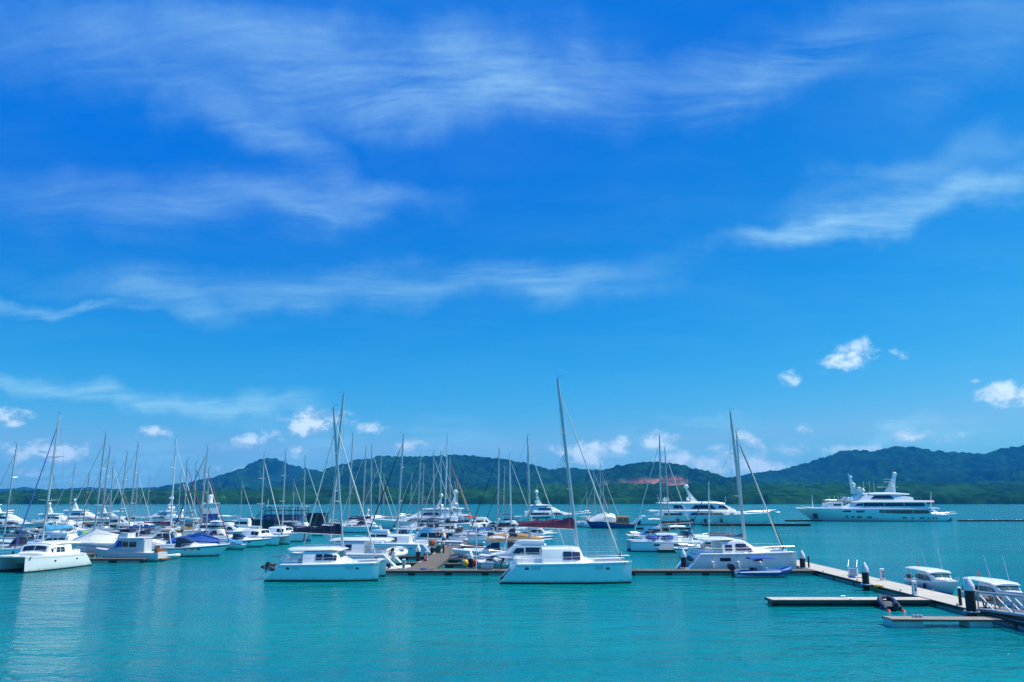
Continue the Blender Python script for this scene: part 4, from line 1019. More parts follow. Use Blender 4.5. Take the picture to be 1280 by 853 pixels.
catamaran('white catamaran moored bow-on at the far left, nearest boat on that side', (-58.6, 103.2, 0), -99, 11.4, 19.2, mast_x=.03, cover='canvas_sky', jib='blue_rope', house='hardtop', rk=.6, hf=1.05, bim=(-.36, .08), ports='tiny')
catamaran('white catamaran bow right on the left pier, nearer of the pair with twin bows showing', (XW(322, 157), 157, 0), -12, 11.2, 17.2, mast_x=.04, cover=None, house='plain', simple=True, ports='none', rk=.2)
catamaran('white catamaran bow right on the left pier, farther of the pair, blue furled headsail', (XW(352, 171), 171, 0), -8, 11.2, 18.6, mast_x=.0, cover=None, jib='blue_rope', house='plain', simple=True, ports='none', rk=.2)
catamaran('white power catamaran with stepped stern left of the walkway and a tall mast', (XW(497, 128), 128, 0), 180, 11.5, 18.6, mast_x=.015, cover=None, jib='canvas_black', house='plain', ports='tiny', rk=.6, hf=1.1)
catamaran('modern white power catamaran with dark window band behind the tented yacht on the left', (XW(184, 205), 205, 0), 12, 10.5, 10, house='sleek', sail=False, simple=True, ports='tiny', name='power_catamaran', cat='power catamaran')

for b, k in ((C_, 1.0), (A_, .88)):
    mooring(b, (6.4 * k, 2.4 * k, 2.0 * k), (8.6 * k, 5.4, .6), .2); mooring(b, (-4.6 * k, 3.6 * k, 1.9 * k), (-7.5 * k, 5.2, .6), .2); mooring(b, (1.0, 3.6 * k, 1.9 * k), (-2.0, 5.0, .6), .3)
for k, lab in enumerate(('white fender low on the hull of the raked-roof catamaran, nearest its stern', 'white fender low on the hull of the raked-roof catamaran, amidships', 'white fender low on the hull of the raked-roof catamaran, nearest its bow')):
    o = empty('fender', lab, 'fender', 'white fenders along the raked-roof catamaran'); o.location = (XW(919, 97.5) + (-2.6, .4, 3.0)[k], 97.45, .95)
    MB().lathe((0, 0, 0), ((.03, -.42), (.16, -.32), (.16, .3), (.05, .42)), 10).build('fender_body', 'rubber_white', o); MB().tube([(0, 0, .4), (0, .15, 1.1)], .015, 5).build('fender_rope', 'dark_rope', o)
for x, Y, lab in ((XW(775, 96.5), 96.4, 'coil of blue hose on the front pontoon right of the centre catamaran'), (XW(530, 96.5), 95.6, 'coil of blue hose where the walkway meets the front pontoon'), (35.2, 86.0, 'coil of blue hose on the right pier by the boarding steps')):
    o = empty('hose_coil', lab, 'hose'); o.location = (x, Y, .58)
    q = MB()
    for j in range(3): q.torus((0, 0, .05 * j), .34 - .03 * j, .035, 'z', 16, 5)
    q.build('hose_loop', 'blue_rope', o); MB().tube([(.34, 0, 0), (.7, .2, -.03), (1.1, .05, -.03)], .03, 5).build('hose_end', 'blue_rope', o)
# dinghies
def dinghy(label, pos, rz, tilt=(0, 0), group=None, **k):
    o = empty('inflatable_dinghy', label, 'dinghy', group); o.location = pos; o.rotation_euler = (R(tilt[0]), R(tilt[1]), R(rz)); dinghy_mesh(o, **k); return o
bx = XW(409, 90.6) - 6.05
dinghy('grey inflatable dinghy hung on the stern of the navy-covered catamaran', (bx - .35, 90.6, .95), 90, (14, 0), L=2.7, B=1.5, r=.24, tube='rubber_dark', hull='rubber_grey')
dinghy('grey-green inflatable tender on the stern of the cruiser behind the front centre catamaran', (XW(624, 100.5), 100.4, .75), 100, (18, 0), L=3.2, B=1.7, tube='rubber_grey')
dinghy('white inflatable dinghy hung up behind the hidden catamaran, upper one', (XW(494, 103), 103.4, 1.75), 70, (25, 0), L=3.4, B=1.8, tube='rubber_white', r=.28)
dinghy('white inflatable dinghy lying in the water by the corner of the front pontoon', (XW(497, 99.5), 99.4, .1), 30, L=2.8, B=1.5, tube='rubber_white')
dk = dinghy('dark blue inflatable with red tube ends tied to the right finger pontoon', (XW(1112, 66.3), 66.2, .05), 82, (0, -14), L=2.8, B=1.5, r=.2, tube='rubber_navy', hull='rubber_dark')
for s_ in (-1, 1): MB().lathe((0, 0, 0), ((.02, -.25), (.13, -.18), (.2, .05), (.205, .12)), 10).build('tube_end', 'red_paint', dk, loc=(-1.5, s_ * .55, .24)).rotation_euler = (0, R(90), 0)
dinghy('grey inflatable tender behind the trawler, alongside the sports cruiser', (XW(207, 121), 120.5, .1), 8, L=3.8, B=1.7, tube='rubber_white', hull='rubber_grey', motor=False)
dinghy('dark dinghy at the stern of the right-hand raked-roof catamaran', (XW(868, 100), 100.4, 1.0), 90, (14, 0), L=3.1, B=1.6, tube='rubber_dark')
def rib(label, pos, rz):
    o = empty('rib_tender', label, 'tender'); place(o, pos, rz)
    L, B, r = 6.2, 2.3, .27
    add_hull(MB(), L, B - .5, .45, .75, 0, .35, rake=.9, stern=.9, flare=.4, boot=.1).build('hull', ['rubber_white', 'rubber_white', 'pale_grey'], o)
    p = []
    for k in range(21):
        a = lerp(-1, 1, k / 20)
        if abs(a) < .6: an = a / .6 * math.pi / 2; p.append((L / 2 - 1.5 + math.cos(an) * 1.6, math.sin(an) * (B / 2 - r), .55 + .32 * math.cos(an)))
        else: p.append((lerp(L / 2 - 1.5, -L / 2 - .1, (abs(a) - .6) / .4), math.copysign(B / 2 - r, a), .5))
    tb = MB().tube(p, [.1, r * .9] + [r] * 17 + [r * .9, .1], 10).build('air_tube', 'rubber_blue', o)
    q = MB()
    for s in (-1, 1): q.tube([(-L / 2 + .2, s * (B / 2 - .0), .58), (L / 2 - 1.6, s * (B / 2 - .0), .60), (L / 2 - .7, s * (B / 2 - .35), .75), (L / 2 - .05, s * .3, .92)], .06, 6)
    q.build('rubbing_strake', 'rubber_white', tb)
    MB().prism([(-.3, .5), (-.15, 1.25), (.2, 1.3), (.35, 1.0), (.5, .5)], -.4, .4).build('console', 'gelcoat', o)
    MB().box((-1.0, 0, .75), (.5, 1.0, .5)).build('helm_seat', 'canvas_black', o)
    for x in (-1.1, .75):
        for s in (-1, 1): MB().tube([(x, s * .75, .5), (x, s * .7, 2.0)], .025, 6).build('roof_post', 'steel', o)
    MB().loft([ring_house(s, .08, .1) for s in ((-1.5, 1.95, 2.06, .85, .8), (-.2, 2.02, 2.18, .9, .85), (1.2, 1.98, 2.08, .85, .8))]).build('bimini', 'canvas_blue', o)
    m = MB()
    m.box((-L / 2 - .25, 0, .35), (.25, .2, 1.0)); m.loft([[(-L / 2 - .3 + sx * a + (z - .8) * -.35, sy * b, z) for sx, sy in ((-1, -1), (1, -1), (1, 1), (-1, 1))] for a, b, z in ((.25, .17, .75), (.36, .25, .9), (.36, .25, 1.25), (.22, .16, 1.45))])
    m.build('outboard_motor', 'black_motor', o)
rib('blue and white rigid inflatable with a blue sunshade moored in front of the right catamaran', (XW(953, 92.6), 92.6, 0), 4)

# blue bags on the deck of the right-hand middle catamaran
for dx, w, lab in ((-1.9, 1.9, 'blue sail bag nearer the bow'), (1.0, 1.7, 'blue sail bag nearer the stern')):
    o = tag(MB().sphere((0, 0, 0), .55, 10, 8, .8).build('sail_bag', 'canvas_blue'), lab + ' of the catamaran by the small finger', 'bag', 'blue bags on the middle catamaran'); o.location = (XW(829, 136.4) + dx, 136.3, 2.3); o.scale = (w, 1, 1)

# ------------------------------------------------------------------ sailing yachts, placed by their masts
def sl(label, px, ytop, Y, rz, ybase=660, L=None, **k):
    X = AT(px, ybase, Y).x; H = AT(px, ytop, Y).z - .5; L = L or min(max(H / 1.38, 8.0), 16)
    a = R(rz); mx = k.get('mast_x', .06)
    return sloop(label, (X - math.cos(a) * mx * L, Y - math.sin(a) * mx * L, 0), rz, L, H, **k)
sl('white yacht with a bare leaning mast at the extreme left edge', 6, 552, 126, 170, cover='canvas_grey', jib='sailcloth')
sl('old yacht with a short reddish mast far left, farther from the camera', 58, 587, 205, 0, mast='teak', cover='canvas_white', jib=None, hull='gelcoat_worn', hood=None)
sl('old yacht with a short brown mast behind the tented yacht', 103, 591, 200, 180, mast='teak', cover='canvas_tan', jib=None, hull='navy_paint', hood=None)
sl('tall-masted yacht under a big white tent cover on the left', 118, 538, 128, 180, L=14, tarp='canvas_white', hull='pale_grey', cover=None, hood=None, boomz=1.5)
sl('grey-masted yacht directly behind the white-tented one', 125.5, 556, 150, 180, cover='canvas_white', hull='navy_paint')
sl('white yacht with a pale furled headsail to the left, fourth mast from the left cluster', 148, 562, 150, 180, cover='canvas_grey')
sl('white yacht with a bright blue flat boom cover behind the trawler', 161, 551, 158, 180, cover='canvas_blue', boomz=1.0)
sl('small distant yacht with a thin mast left of the white motor yacht', 168, 588, 240, 0, cover='canvas_navy', hood=None)
sl('distant yacht with a thin mast, last of the left group before the tall white one', 181, 594, 262, 180, cover='canvas_white', hood=None)
sl('yacht with a very tall bright white mast on the left', 213, 545, 178, 0, mast='white_mast', cover='canvas_red', jib='sailcloth')
sl('yacht with white mast and dark red furled headsail behind the sports cruiser', 230, 571, 146, 0, jib='canvas_burgundy', cover='canvas_tan', bim='canvas_grey')
sl('yacht with grey mast and yellow boom cover left of the paired masts', 241.5, 575, 163, 0, cover='yellow_paint', jib='canvas_navy')
sl('yacht with the tallest dark mast among the four close masts on the left', 250, 555, 160, 180, jib='canvas_black', cover='canvas_navy')
sl('yacht whose mast stands right behind the tallest of the four close masts', 252, 576, 192, 0, cover='canvas_grey')
sl('yacht under a deep blue cover at the right end of the left pier', 258.5, 582, 140, 0, L=10.5, tarp='canvas_blue', cover=None, hood=None, jib='canvas_burgundy', hull='gelcoat_worn', mast_x=.10)
sl('white yacht in the open water left of centre beside the black barge', 379, 567, 196, 0, cover='canvas_white', jib='sailcloth')
sl('yacht behind the two tallest left masts, leaning stay to the left', 435, 539, 214, 180, cover='canvas_navy')
sl('slim-masted yacht right of the tall pair, moored by the navy-hulled yacht', 452.5, 556, 238, 180, cover='canvas_white', hood=None)
sl('slim-masted yacht behind the bow of the navy-hulled yacht, second of three', 463, 555, 232, 0, cover='canvas_navy', hood=None)
sl('slim-masted yacht behind the white motor yacht bow, third of three', 472.5, 569, 246, 180, cover='canvas_grey', hood=None)
sl('small distant yacht with a short mast beyond the white motor yacht bow', 479, 591, 282, 0, cover='canvas_white', hood=None)
sl('yacht left of the walkway with a light mast and navy boom cover', 522, 566, 196, 180, cover='canvas_navy', jib='canvas_black')
sl('yacht close behind the light-masted one left of the walkway', 526.5, 578, 214, 180, cover='canvas_white')
sl('white yacht left of the walkway with one thin mast beside the tallest cluster', 542, 563, 204, 0, cover='canvas_grey', jib='sailcloth')
sl('yacht with the second mast in the tight cluster above the walkway', 551, 562, 224, 0, cover='canvas_white')
sl('yacht with the tallest mast in the cluster above the walkway', 555.5, 541, 172, 180, cover='canvas_navy', L=14, boomz=1.6, mast='white_mast')
sl('yacht with an orange-red furled headsail at the end of the mast cluster', 563, 568, 186, 0, cover='canvas_grey', jib='orange_paint')
sl('yacht with a black furled headsail slanting left, right of the walkway', 621.5, 557, 166, 180, jib='canvas_black', cover='canvas_black', jr=.075)
sl('distant yacht with a thin mast between the two white masts right of the walkway', 629, 582, 226, 180, cover='canvas_black', jib='canvas_black')
sl('yacht with white mast and pale furled headsail slanting right, right of the walkway', 639, 565, 180, 0, cover='canvas_navy', mast='white_mast')
sl('yacht with a thick grey mast right behind the burgundy-covered catamaran', 663, 542, 117, 0, cover=None, jib='sailcloth', bim='canvas_white', L=12, jr=.08)
sl('yacht moored by the old wooden boat, left mast of the three', 744.5, 583, 258, 0, cover='canvas_white', hood=None)
sl('yacht moored by the old wooden boat, middle and thickest mast', 750.5, 577, 256, 180, cover='canvas_black', hood=None, tarp='canvas_white')
sl('yacht moored by the old wooden boat, right mast of the three', 756, 588, 254, 0, cover='canvas_white', hood=None)
sl('small white yacht with a short mast left of the old wooden boat', 733, 609, 262, 180, cover='canvas_white', hood=None, L=9)
sl('yacht whose mast doubles that of the catamaran with blue bags', 837, 556, 152, 0, cover='canvas_black', L=11)
sl('small yacht with a short white mast and blue headsail between the right-hand catamarans', 886, 598, 142, 180, jib='blue_rope', mast='white_mast', cover='canvas_grey', L=10, hood='canvas_blue')
sl('yacht with a long grey sail cover behind the raked-roof catamaran', 930, 535, 114, 0, cover='canvas_grey', jib='canvas_black', L=13, boomz=1.5, hood=None, bim=None)
# ------------------------------------------------------------------ motorboats
def at(px, Y): return (XW(px, Y), Y, 0)
cruiser('white sports cruiser with dark portholes, bow to the right, front of the left pier', at(236, 126), 2, 12.2, arch=True)
cruiser('white motorboat with a flared bow and one porthole, left pier', at(302, 150), 2, 10.5, arch=False, style='express')
cruiser('small white boat with a sky blue cockpit cover at the end of the left pier', at(290, 143), -15, 6.0, style='open', arch=False, cover='canvas_sky')
cruiser('white motorboat with flybridge at the left pier in front of the black barge', at(285, 186), 0, 11, 'gelcoat', 'fly', arch=False)
cruiser('white open motorboat with a blue stripe beside the left pier', at(262, 172), 5, 9, stripe='canvas_navy', arch=False)
cruiser('white cabin boat with rounded roof near the lime green kayaks', at(380, 201), 0, 9.5, 'gelcoat', 'fly', arch=False)
cruiser('white motorboat with navy canvas behind the deep blue covered yacht', at(295, 205), 10, 10, top='canvas_navy', arch=False)
cruiser('motorboat under a bright red cover on the left pier', at(224, 192), 0, 9, cover='canvas_red', arch=False)
cruiser('small boat under a yellow cover on the left pier', at(217, 172), 5, 6.5, cover='yellow_paint', arch=False, style='open')
cruiser('white flybridge boat with a cyan awning behind the far-left catamaran', at(70, 132), 175, 11, 'gelcoat_worn', 'fly', top=None)
cruiser('pale grey motorboat with steel frame behind the far-left catamaran bow', at(25, 142), 175, 11, 'pale_grey', 'express', top='canvas_grey')
cruiser('white cruiser with green-lit cockpit at the far left in front of the big yachts', at(45, 178), 180, 12, 'gelcoat', 'express')
cruiser('white flybridge cruiser behind the far-left yachts, half hidden', at(85, 190), 0, 11, 'gelcoat', 'fly')
cruiser('boat with a bright green cover moored left of the tented yacht', at(126, 176), 10, 8, cover='lime_paint', arch=False, style='open', hull='navy_paint')
cruiser('white boat with small flybridge among the left masts', at(160, 196), 0, 10, 'gelcoat', 'fly')
cruiser('white motorboat beside the trawler with a pale tent over its cockpit', at(172, 135), 180, 9, cover='canvas_white', arch=False)
cruiser('white flybridge cruiser behind the sports cruiser on the left', at(205, 152), 180, 10.5, 'gelcoat', 'fly')
cruiser('navy motorboat low in the water left of the red covered one', at(206, 165), 0, 8, 'navy_paint', 'open', arch=False)
cruiser('white cabin cruiser with navy windows right behind the front centre catamaran', at(655, 104), 180, 11.5, 'gelcoat', 'fly', arch=False)
cruiser('grey-sided sports boat right of the walkway, bow to the left', at(612, 117), 180, 11, 'gelcoat', 'express', arch=True)
cruiser('low white sports boat beside the front pontoon, close to the grey dock box', at(612, 103.4), 180, 7, 'pale_grey', 'open', arch=False)
cruiser('white boat under a long tan cover right of the walkway', at(648, 143), 0, 12, cover='canvas_tan', arch=False)
cruiser('white motorboat with a bright blue bimini and clear side screens', at(618, 157), 0, 10, top='canvas_blue', arch=False)
cruiser('small white boat with a blue bimini next to the walkway', at(601, 164), 0, 7, top='canvas_blue', arch=False, style='open')
cruiser('small boat under a navy tarpaulin against the walkway', at(593, 128), 5, 5.6, cover='canvas_navy', arch=False, style='open', hull='navy_paint')
cruiser('low jet ski shaped boat under a navy cover nearest the walkway fingers', at(577, 113.8), 5, 3.6, cover='canvas_navy', arch=False, style='open', hull='navy_paint')
cruiser('white flybridge boat far right of the walkway behind the blue biminis', at(640, 205), 0, 11, 'gelcoat', 'fly')
cruiser('white cruiser behind the black-covered booms right of the walkway', at(612, 218), 180, 11, 'gelcoat', 'express')
cruiser('white boat with two orange lifebuoys on its cabin left of the walkway', at(535, 146), 180, 12, 'gelcoat', 'fly', arch=False)
cruiser('white sport fisher with a red awning at the far end of the walkway', at(576, 236), 180, 12, 'gelcoat', 'fly', top='canvas_red')
cruiser('white flybridge boat left of the walkway beyond the lifebuoys', at(556, 190), 180, 11, 'gelcoat', 'fly')
cruiser('white motorboat with a red cockpit between the right-hand catamaran and the long yacht', at(812, 168), 180, 10, 'gelcoat', 'fly')
cruiser('white cruiser right behind the catamaran with blue bags', at(862, 160), 0, 11, 'gelcoat', 'express', top='canvas_white')
cruiser('white boat with a tan cockpit behind the raked-roof catamaran', at(880, 124), 180, 9.5, 'gelcoat', 'express', arch=False)

for dx, m, lab in ((0, 'orange_paint', 'left'), (1.15, 'orange_paint', 'right')):
    o = empty('lifebuoy', 'orange and white lifebuoy on the white cabin left of the walkway, ' + lab + ' of the two', 'lifebuoy', 'two lifebuoys on a cabin'); o.location = (XW(547, 143.5) + dx, 143.55, 2.6)
    ro = MB().torus((0, 0, 0), .34, .10, 'y', 18, 8).build('ring', m, o)
    for k in range(4): a = k * math.pi / 2 + .78; MB().sphere((.34 * math.cos(a), -.02, .34 * math.sin(a)), .125, 8, 6).build('white_band', 'white_paint', ro)
for k, (m, lab) in enumerate((('lime_paint', 'lime green kayak lying on the white boat left of centre'), ('yellow_paint', 'yellow kayak beside the lime green one'))):
    o = empty('kayak', lab, 'kayak', 'bright kayaks on a boat left of centre'); place(o, (XW(397, 197) - k * 1.6, 197 + k * .9, 1.55), 4)
    MB().loft([[(x, y * w, z * w * .75 + .25 + abs(x) * .05) for y, z in ((-.4, -.2), (-.5, .1), (-.25, .35), (.25, .35), (.5, .1), (.4, -.2))] for x, w in ((-1.9, .05), (-1.3, .55), (-.4, .8), (.5, .8), (1.3, .55), (1.9, .05))]).build('kayak_hull', m, o)
    MB().torus((0, 0, .5), .36, .04, 'z', 14, 5).build('cockpit_rim', 'black_paint', o)


# more of the crowded berths on the left and in the middle
for a in (('white flybridge cruiser bow right between the tented yacht and the left masts', 140, 152, 0, 10.5, 'gelcoat', 'fly'), ('white express cruiser with black bimini low behind the tented yacht', 95, 150, 0, 10, 'gelcoat', 'express', 'canvas_black'),
          ('white flybridge cruiser left of the yacht with the tall white mast', 190, 178, 180, 10, 'gelcoat', 'fly', 'canvas_navy'), ('white cruiser with navy bimini by the four close masts', 238, 205, 0, 10, 'gelcoat', 'express', 'canvas_navy'),
          ('cream cruiser with brown windows behind the sky blue covered boat', 275, 160, 0, 9, 'cream', 'fly'), ('white flybridge boat with white bimini far behind the yellow cover', 232, 225, 180, 11, 'gelcoat', 'fly', 'canvas_white'),
          ('worn white fishing boat near the left edge behind the sky blue awning', 55, 152, 180, 9, 'gelcoat_worn', 'fly'), ('white express boat bow left, deep in the left group', 110, 215, 180, 11, 'gelcoat', 'express', 'canvas_navy'),
          ('white cruiser with grey bimini in front of the far-left big yachts', 30, 160, 0, 11, 'gelcoat', 'express', 'canvas_grey'), ('navy cruiser deep among the left masts', 150, 240, 0, 12, 'navy_paint', 'fly'),
          ('white cruiser with radar arch beside the passenger ferry', 245, 235, 0, 11, 'gelcoat', 'express'), ('white flybridge boat between the passenger ferry and the black barge', 300, 228, 180, 11, 'gelcoat', 'fly'),
          ('white flybridge boat behind the hidden catamaran roof', 470, 150, 180, 10, 'gelcoat', 'fly'), ('white express cruiser behind the stepped-stern power catamaran', 500, 165, 180, 11, 'gelcoat', 'express'),
          ('white cruiser with black bimini close left of the walkway', 555, 158, 180, 9.5, 'gelcoat', 'express', 'canvas_black'), ('white cruiser with blue stripe left of the walkway, far along', 540, 215, 180, 12, 'gelcoat', 'fly'),
          ('white cruiser with canvas white top right of the walkway, far along', 615, 190, 0, 10, 'gelcoat', 'express', 'canvas_white'), ('grey cruiser right of the walkway behind the tan cover', 660, 160, 0, 10, 'pale_grey', 'express'),
          ('white flybridge boat at the right ends of the walkway berths', 672, 180, 0, 9, 'gelcoat', 'fly'), ('white cruiser nearest the walkway end right side', 605, 240, 0, 11, 'gelcoat', 'fly')):
    cruiser(a[0], at(a[1], a[2]), a[3], a[4], a[5], a[6], top=a[7] if len(a) > 7 else None, stripe='canvas_blue' if 'blue stripe' in a[0] else None, arch=a[6] == 'express')
for a in (('slim yacht with thin mast right of the tented yacht', 136, 574, 190, 0, 'canvas_navy'), ('distant yacht with thin mast beside the tall white one, to its right', 222, 588, 250, 0, 'canvas_white'), ('yacht with a thin leaning stay at far left between the brown masts', 84, 577, 230, 180, 'canvas_grey'),
          ('white yacht between the twin catamarans and the black barge', 366, 596, 225, 0, 'canvas_navy'), ('far yacht with short mast left of the mast cluster', 512, 588, 260, 180, 'canvas_white'), ('far yacht with short mast right of the mast cluster', 572, 592, 250, 0, 'canvas_grey'),
          ('distant yacht with thin mast under the peak', 300, 598, 280, 0, 'canvas_white')):
    sl(a[0], a[1], a[2], a[3], a[4], cover=a[5], hood=None)
# big motor yachts
def std_yacht(label, px, Y, rz, L, **k):
    h = .068 * L; a = .068 * L; zb = a + h
    decks = [('main_deck_house', [(-.35, a * .92, zb, .45, .41), (.06, a, zb + .1, .45, .40), (.17, a * 1.15, zb - .25 * h, .40, .33), (.29, a * 1.45, a * 1.6, .28, .22)], [(-.29, -.03, .38, .80, 0, .02), (-.005, .15, .38, .80, .0, .05)], (2, 3)),
             ('upper_deck_house', [(-.27, zb, zb + .82 * h, .36, .30), (-.03, zb, zb + .85 * h, .36, .29), (.03, zb, zb + .6 * h, .32, .25), (.10, zb, zb + .08 * h, .26, .2)], [(-.18, .0, .32, .80, .02, .02)], (1, 3)),
             ('hardtop', [(-.30, zb + 1.02 * h, zb + 1.10 * h, .30, .28), (-.10, zb + 1.05 * h, zb + 1.18 * h, .32, .30), (-.01, zb + 1.02 * h, zb + 1.10 * h, .26, .24)], [], None)]
    top = k.pop('hardtop', True); m = k.pop('mast_h', .11) * L
    if not top: decks = decks[:2]
    def posts(r, L, B, S0, S1):
        if top:
            for x in (-.26, -.05):
                for s in (-1, 1): MB().tube([(x * L, s * B * .27, zb + .75 * h), (x * L - .3, s * B * .27, zb + 1.06 * h)], .09, 6).build('hardtop_post', 'gelcoat', r)
    return yacht(label, at(px, Y), rz, L, decks=decks, mast=(-.16, zb + (1.15 if top else .82) * h, m, -.25 * m), extra=posts, **k)
std_yacht('large white motor yacht with flybridge, bow left, left of the walkway', 527, 226, 180, 28, hullglass=((-.22, .05, .45, .75),))
std_yacht('white motor yacht behind, with its upper decks and domes above the walkway masts', 548, 262, 180, 27, mast_h=.16)
std_yacht('navy-hulled motor yacht with white upperworks, bow left, in the middle of the basin', 446, 236, 180, 17, hull='navy_paint', lower='navy_paint', ports=0, hardtop=False)
std_yacht('big white motor yacht with sharp raked bow to the right, far left', 76, 232, 0, 21, hullglass=((-.1, .22, .52, .74),), ports=4)
std_yacht('big grey-shaded motor yacht at the left edge behind the catamaran', 12, 214, 0, 24, hull='pale_grey', hullglass=((-.35, .15, .5, .75),), ports=0, mast_h=.15)
std_yacht('long white motor yacht with blue cover farther back on the left', 108, 262, 0, 24)
std_yacht('white motor yacht bow right behind the long one on the left, near the open water', 140, 286, 0, 18)
std_yacht('white expedition yacht with a lattice mast beyond the left masts', 198, 300, 180, 20, mast_h=.2)
std_yacht('white motor yacht moored in front of the expedition yacht on the left', 215, 246, 180, 15)
std_yacht('gleaming white three-deck yacht with a tall radar mast behind the burgundy sail cover', 690, 312, 0, 30, mast_h=.14, hullglass=((-.30, -.02, .62, .84),))
std_yacht('white yacht showing only its long bow beyond the stern of the superyacht', 1166, 352, 0, 22, ports=3)

def long_yacht():
    z1, z2, z3 = 2.0, 4.6, 7.2
    decks = [('main_deck_house', [(-.40, z1, z2, .46, .44), (.06, z1 + .2, z2 + .1, .46, .43), (.20, z1 + .6, z2 - .3, .40, .36), (.30, 3.0, 3.7, .30, .25)], [(-.33, -.20, .45, .80, 0, .01), (-.16, .09, .40, .84, .025, .02), (.12, .16, .45, .8, .01, .01), (.20, .235, .45, .8, .006, .006)], None),
             ('deck_overhang', [(-.43, z2 - .1, z2 + .25, .44, .43), (-.05, z2 + .05, z2 + .4, .46, .44), (.16, z2 - .15, z2 + .05, .38, .34)], [], None),
             ('upper_deck_house', [(-.30, z2, z3, .38, .34), (.02, z2, z3, .38, .33), (.10, z2, z3 - .4, .35, .28), (.18, z2 - .2, z2 + .3, .28, .22)], [(-.26, -.19, .35, .82, 0, .02), (-.14, .035, .30, .84, .03, .03), (.05, .12, .45, .86, .01, .02)], (2, 3)),
             ('flybridge', [(-.36, z3 - .1, z3 + .25, .38, .36), (.04, z3, z3 + .5, .37, .34), (.10, z3 - .3, z3 + .1, .30, .25)], [], None)]
    def ex(r, L, B, S0, S1):
        # aft stairs, upper sunshade, domes and flag pole
        for y in (-2.0, 2.0): MB().sphere((-.30 * L, y, z3 + 1.2), .7, 10, 8).build('satellite_dome', 'gelcoat', r)
        MB().tube([(-.34 * L, 0, z3), (-.36 * L, 0, z3 + 3)], .05, 5).build('flag_pole', 'white_mast', r)
        MB().tube([(.12 * L, 0, z3), (.12 * L, 0, z3 + 2.4)], .05, 5).build('antenna', 'white_mast', r)
        MB().prism([(.36 * L, S1 - .2), (.37 * L, S1 + .5), (.45 * L, S1 + .55), (.47 * L, S1 - .1)], -1.2, 1.2).build('foredeck_locker', 'gelcoat', r)
        for k in range(3): MB().prism([(-.5 * L - .6 * k - .4, .3), (-.5 * L - .6 * k - .4, 1.9 - .55 * k), (-.5 * L + .5, 1.9 - .55 * k), (-.5 * L + .5, .3)], -B * .42, B * .42).build('stern_step', 'gelcoat', r)
    return yacht('long white tri-deck yacht with arched dark windows moored at the dark dock', at(887, 281), 0, 49, decks=decks, S=(.058, .084), B=9.2, mast=(-.10, z3 + .3, 4.6, -2.6), ports=0, rake=.10, extra=ex)
long_yacht()
for k, fx in enumerate((848, 866, 882, 902)):
    o = empty('fender', ('long black fender on the long tri-deck yacht, nearest its stern', 'long black fender on the long tri-deck yacht under the arched windows', 'long black fender on the long tri-deck yacht amidships', 'long black fender on the long tri-deck yacht, nearest its bow')[k], 'fender', 'black fenders along the long yacht'); o.location = (XW(fx, 276), 275.9, 1.2)
    MB().lathe((0, 0, 0), ((.05, -.95), (.4, -.75), (.42, .75), (.05, .95)), 10).build('fender_body', 'black_paint', o); MB().tube([(0, 0, .9), (0, .4, 1.9)], .04, 5).build('fender_rope', 'dark_rope', o)

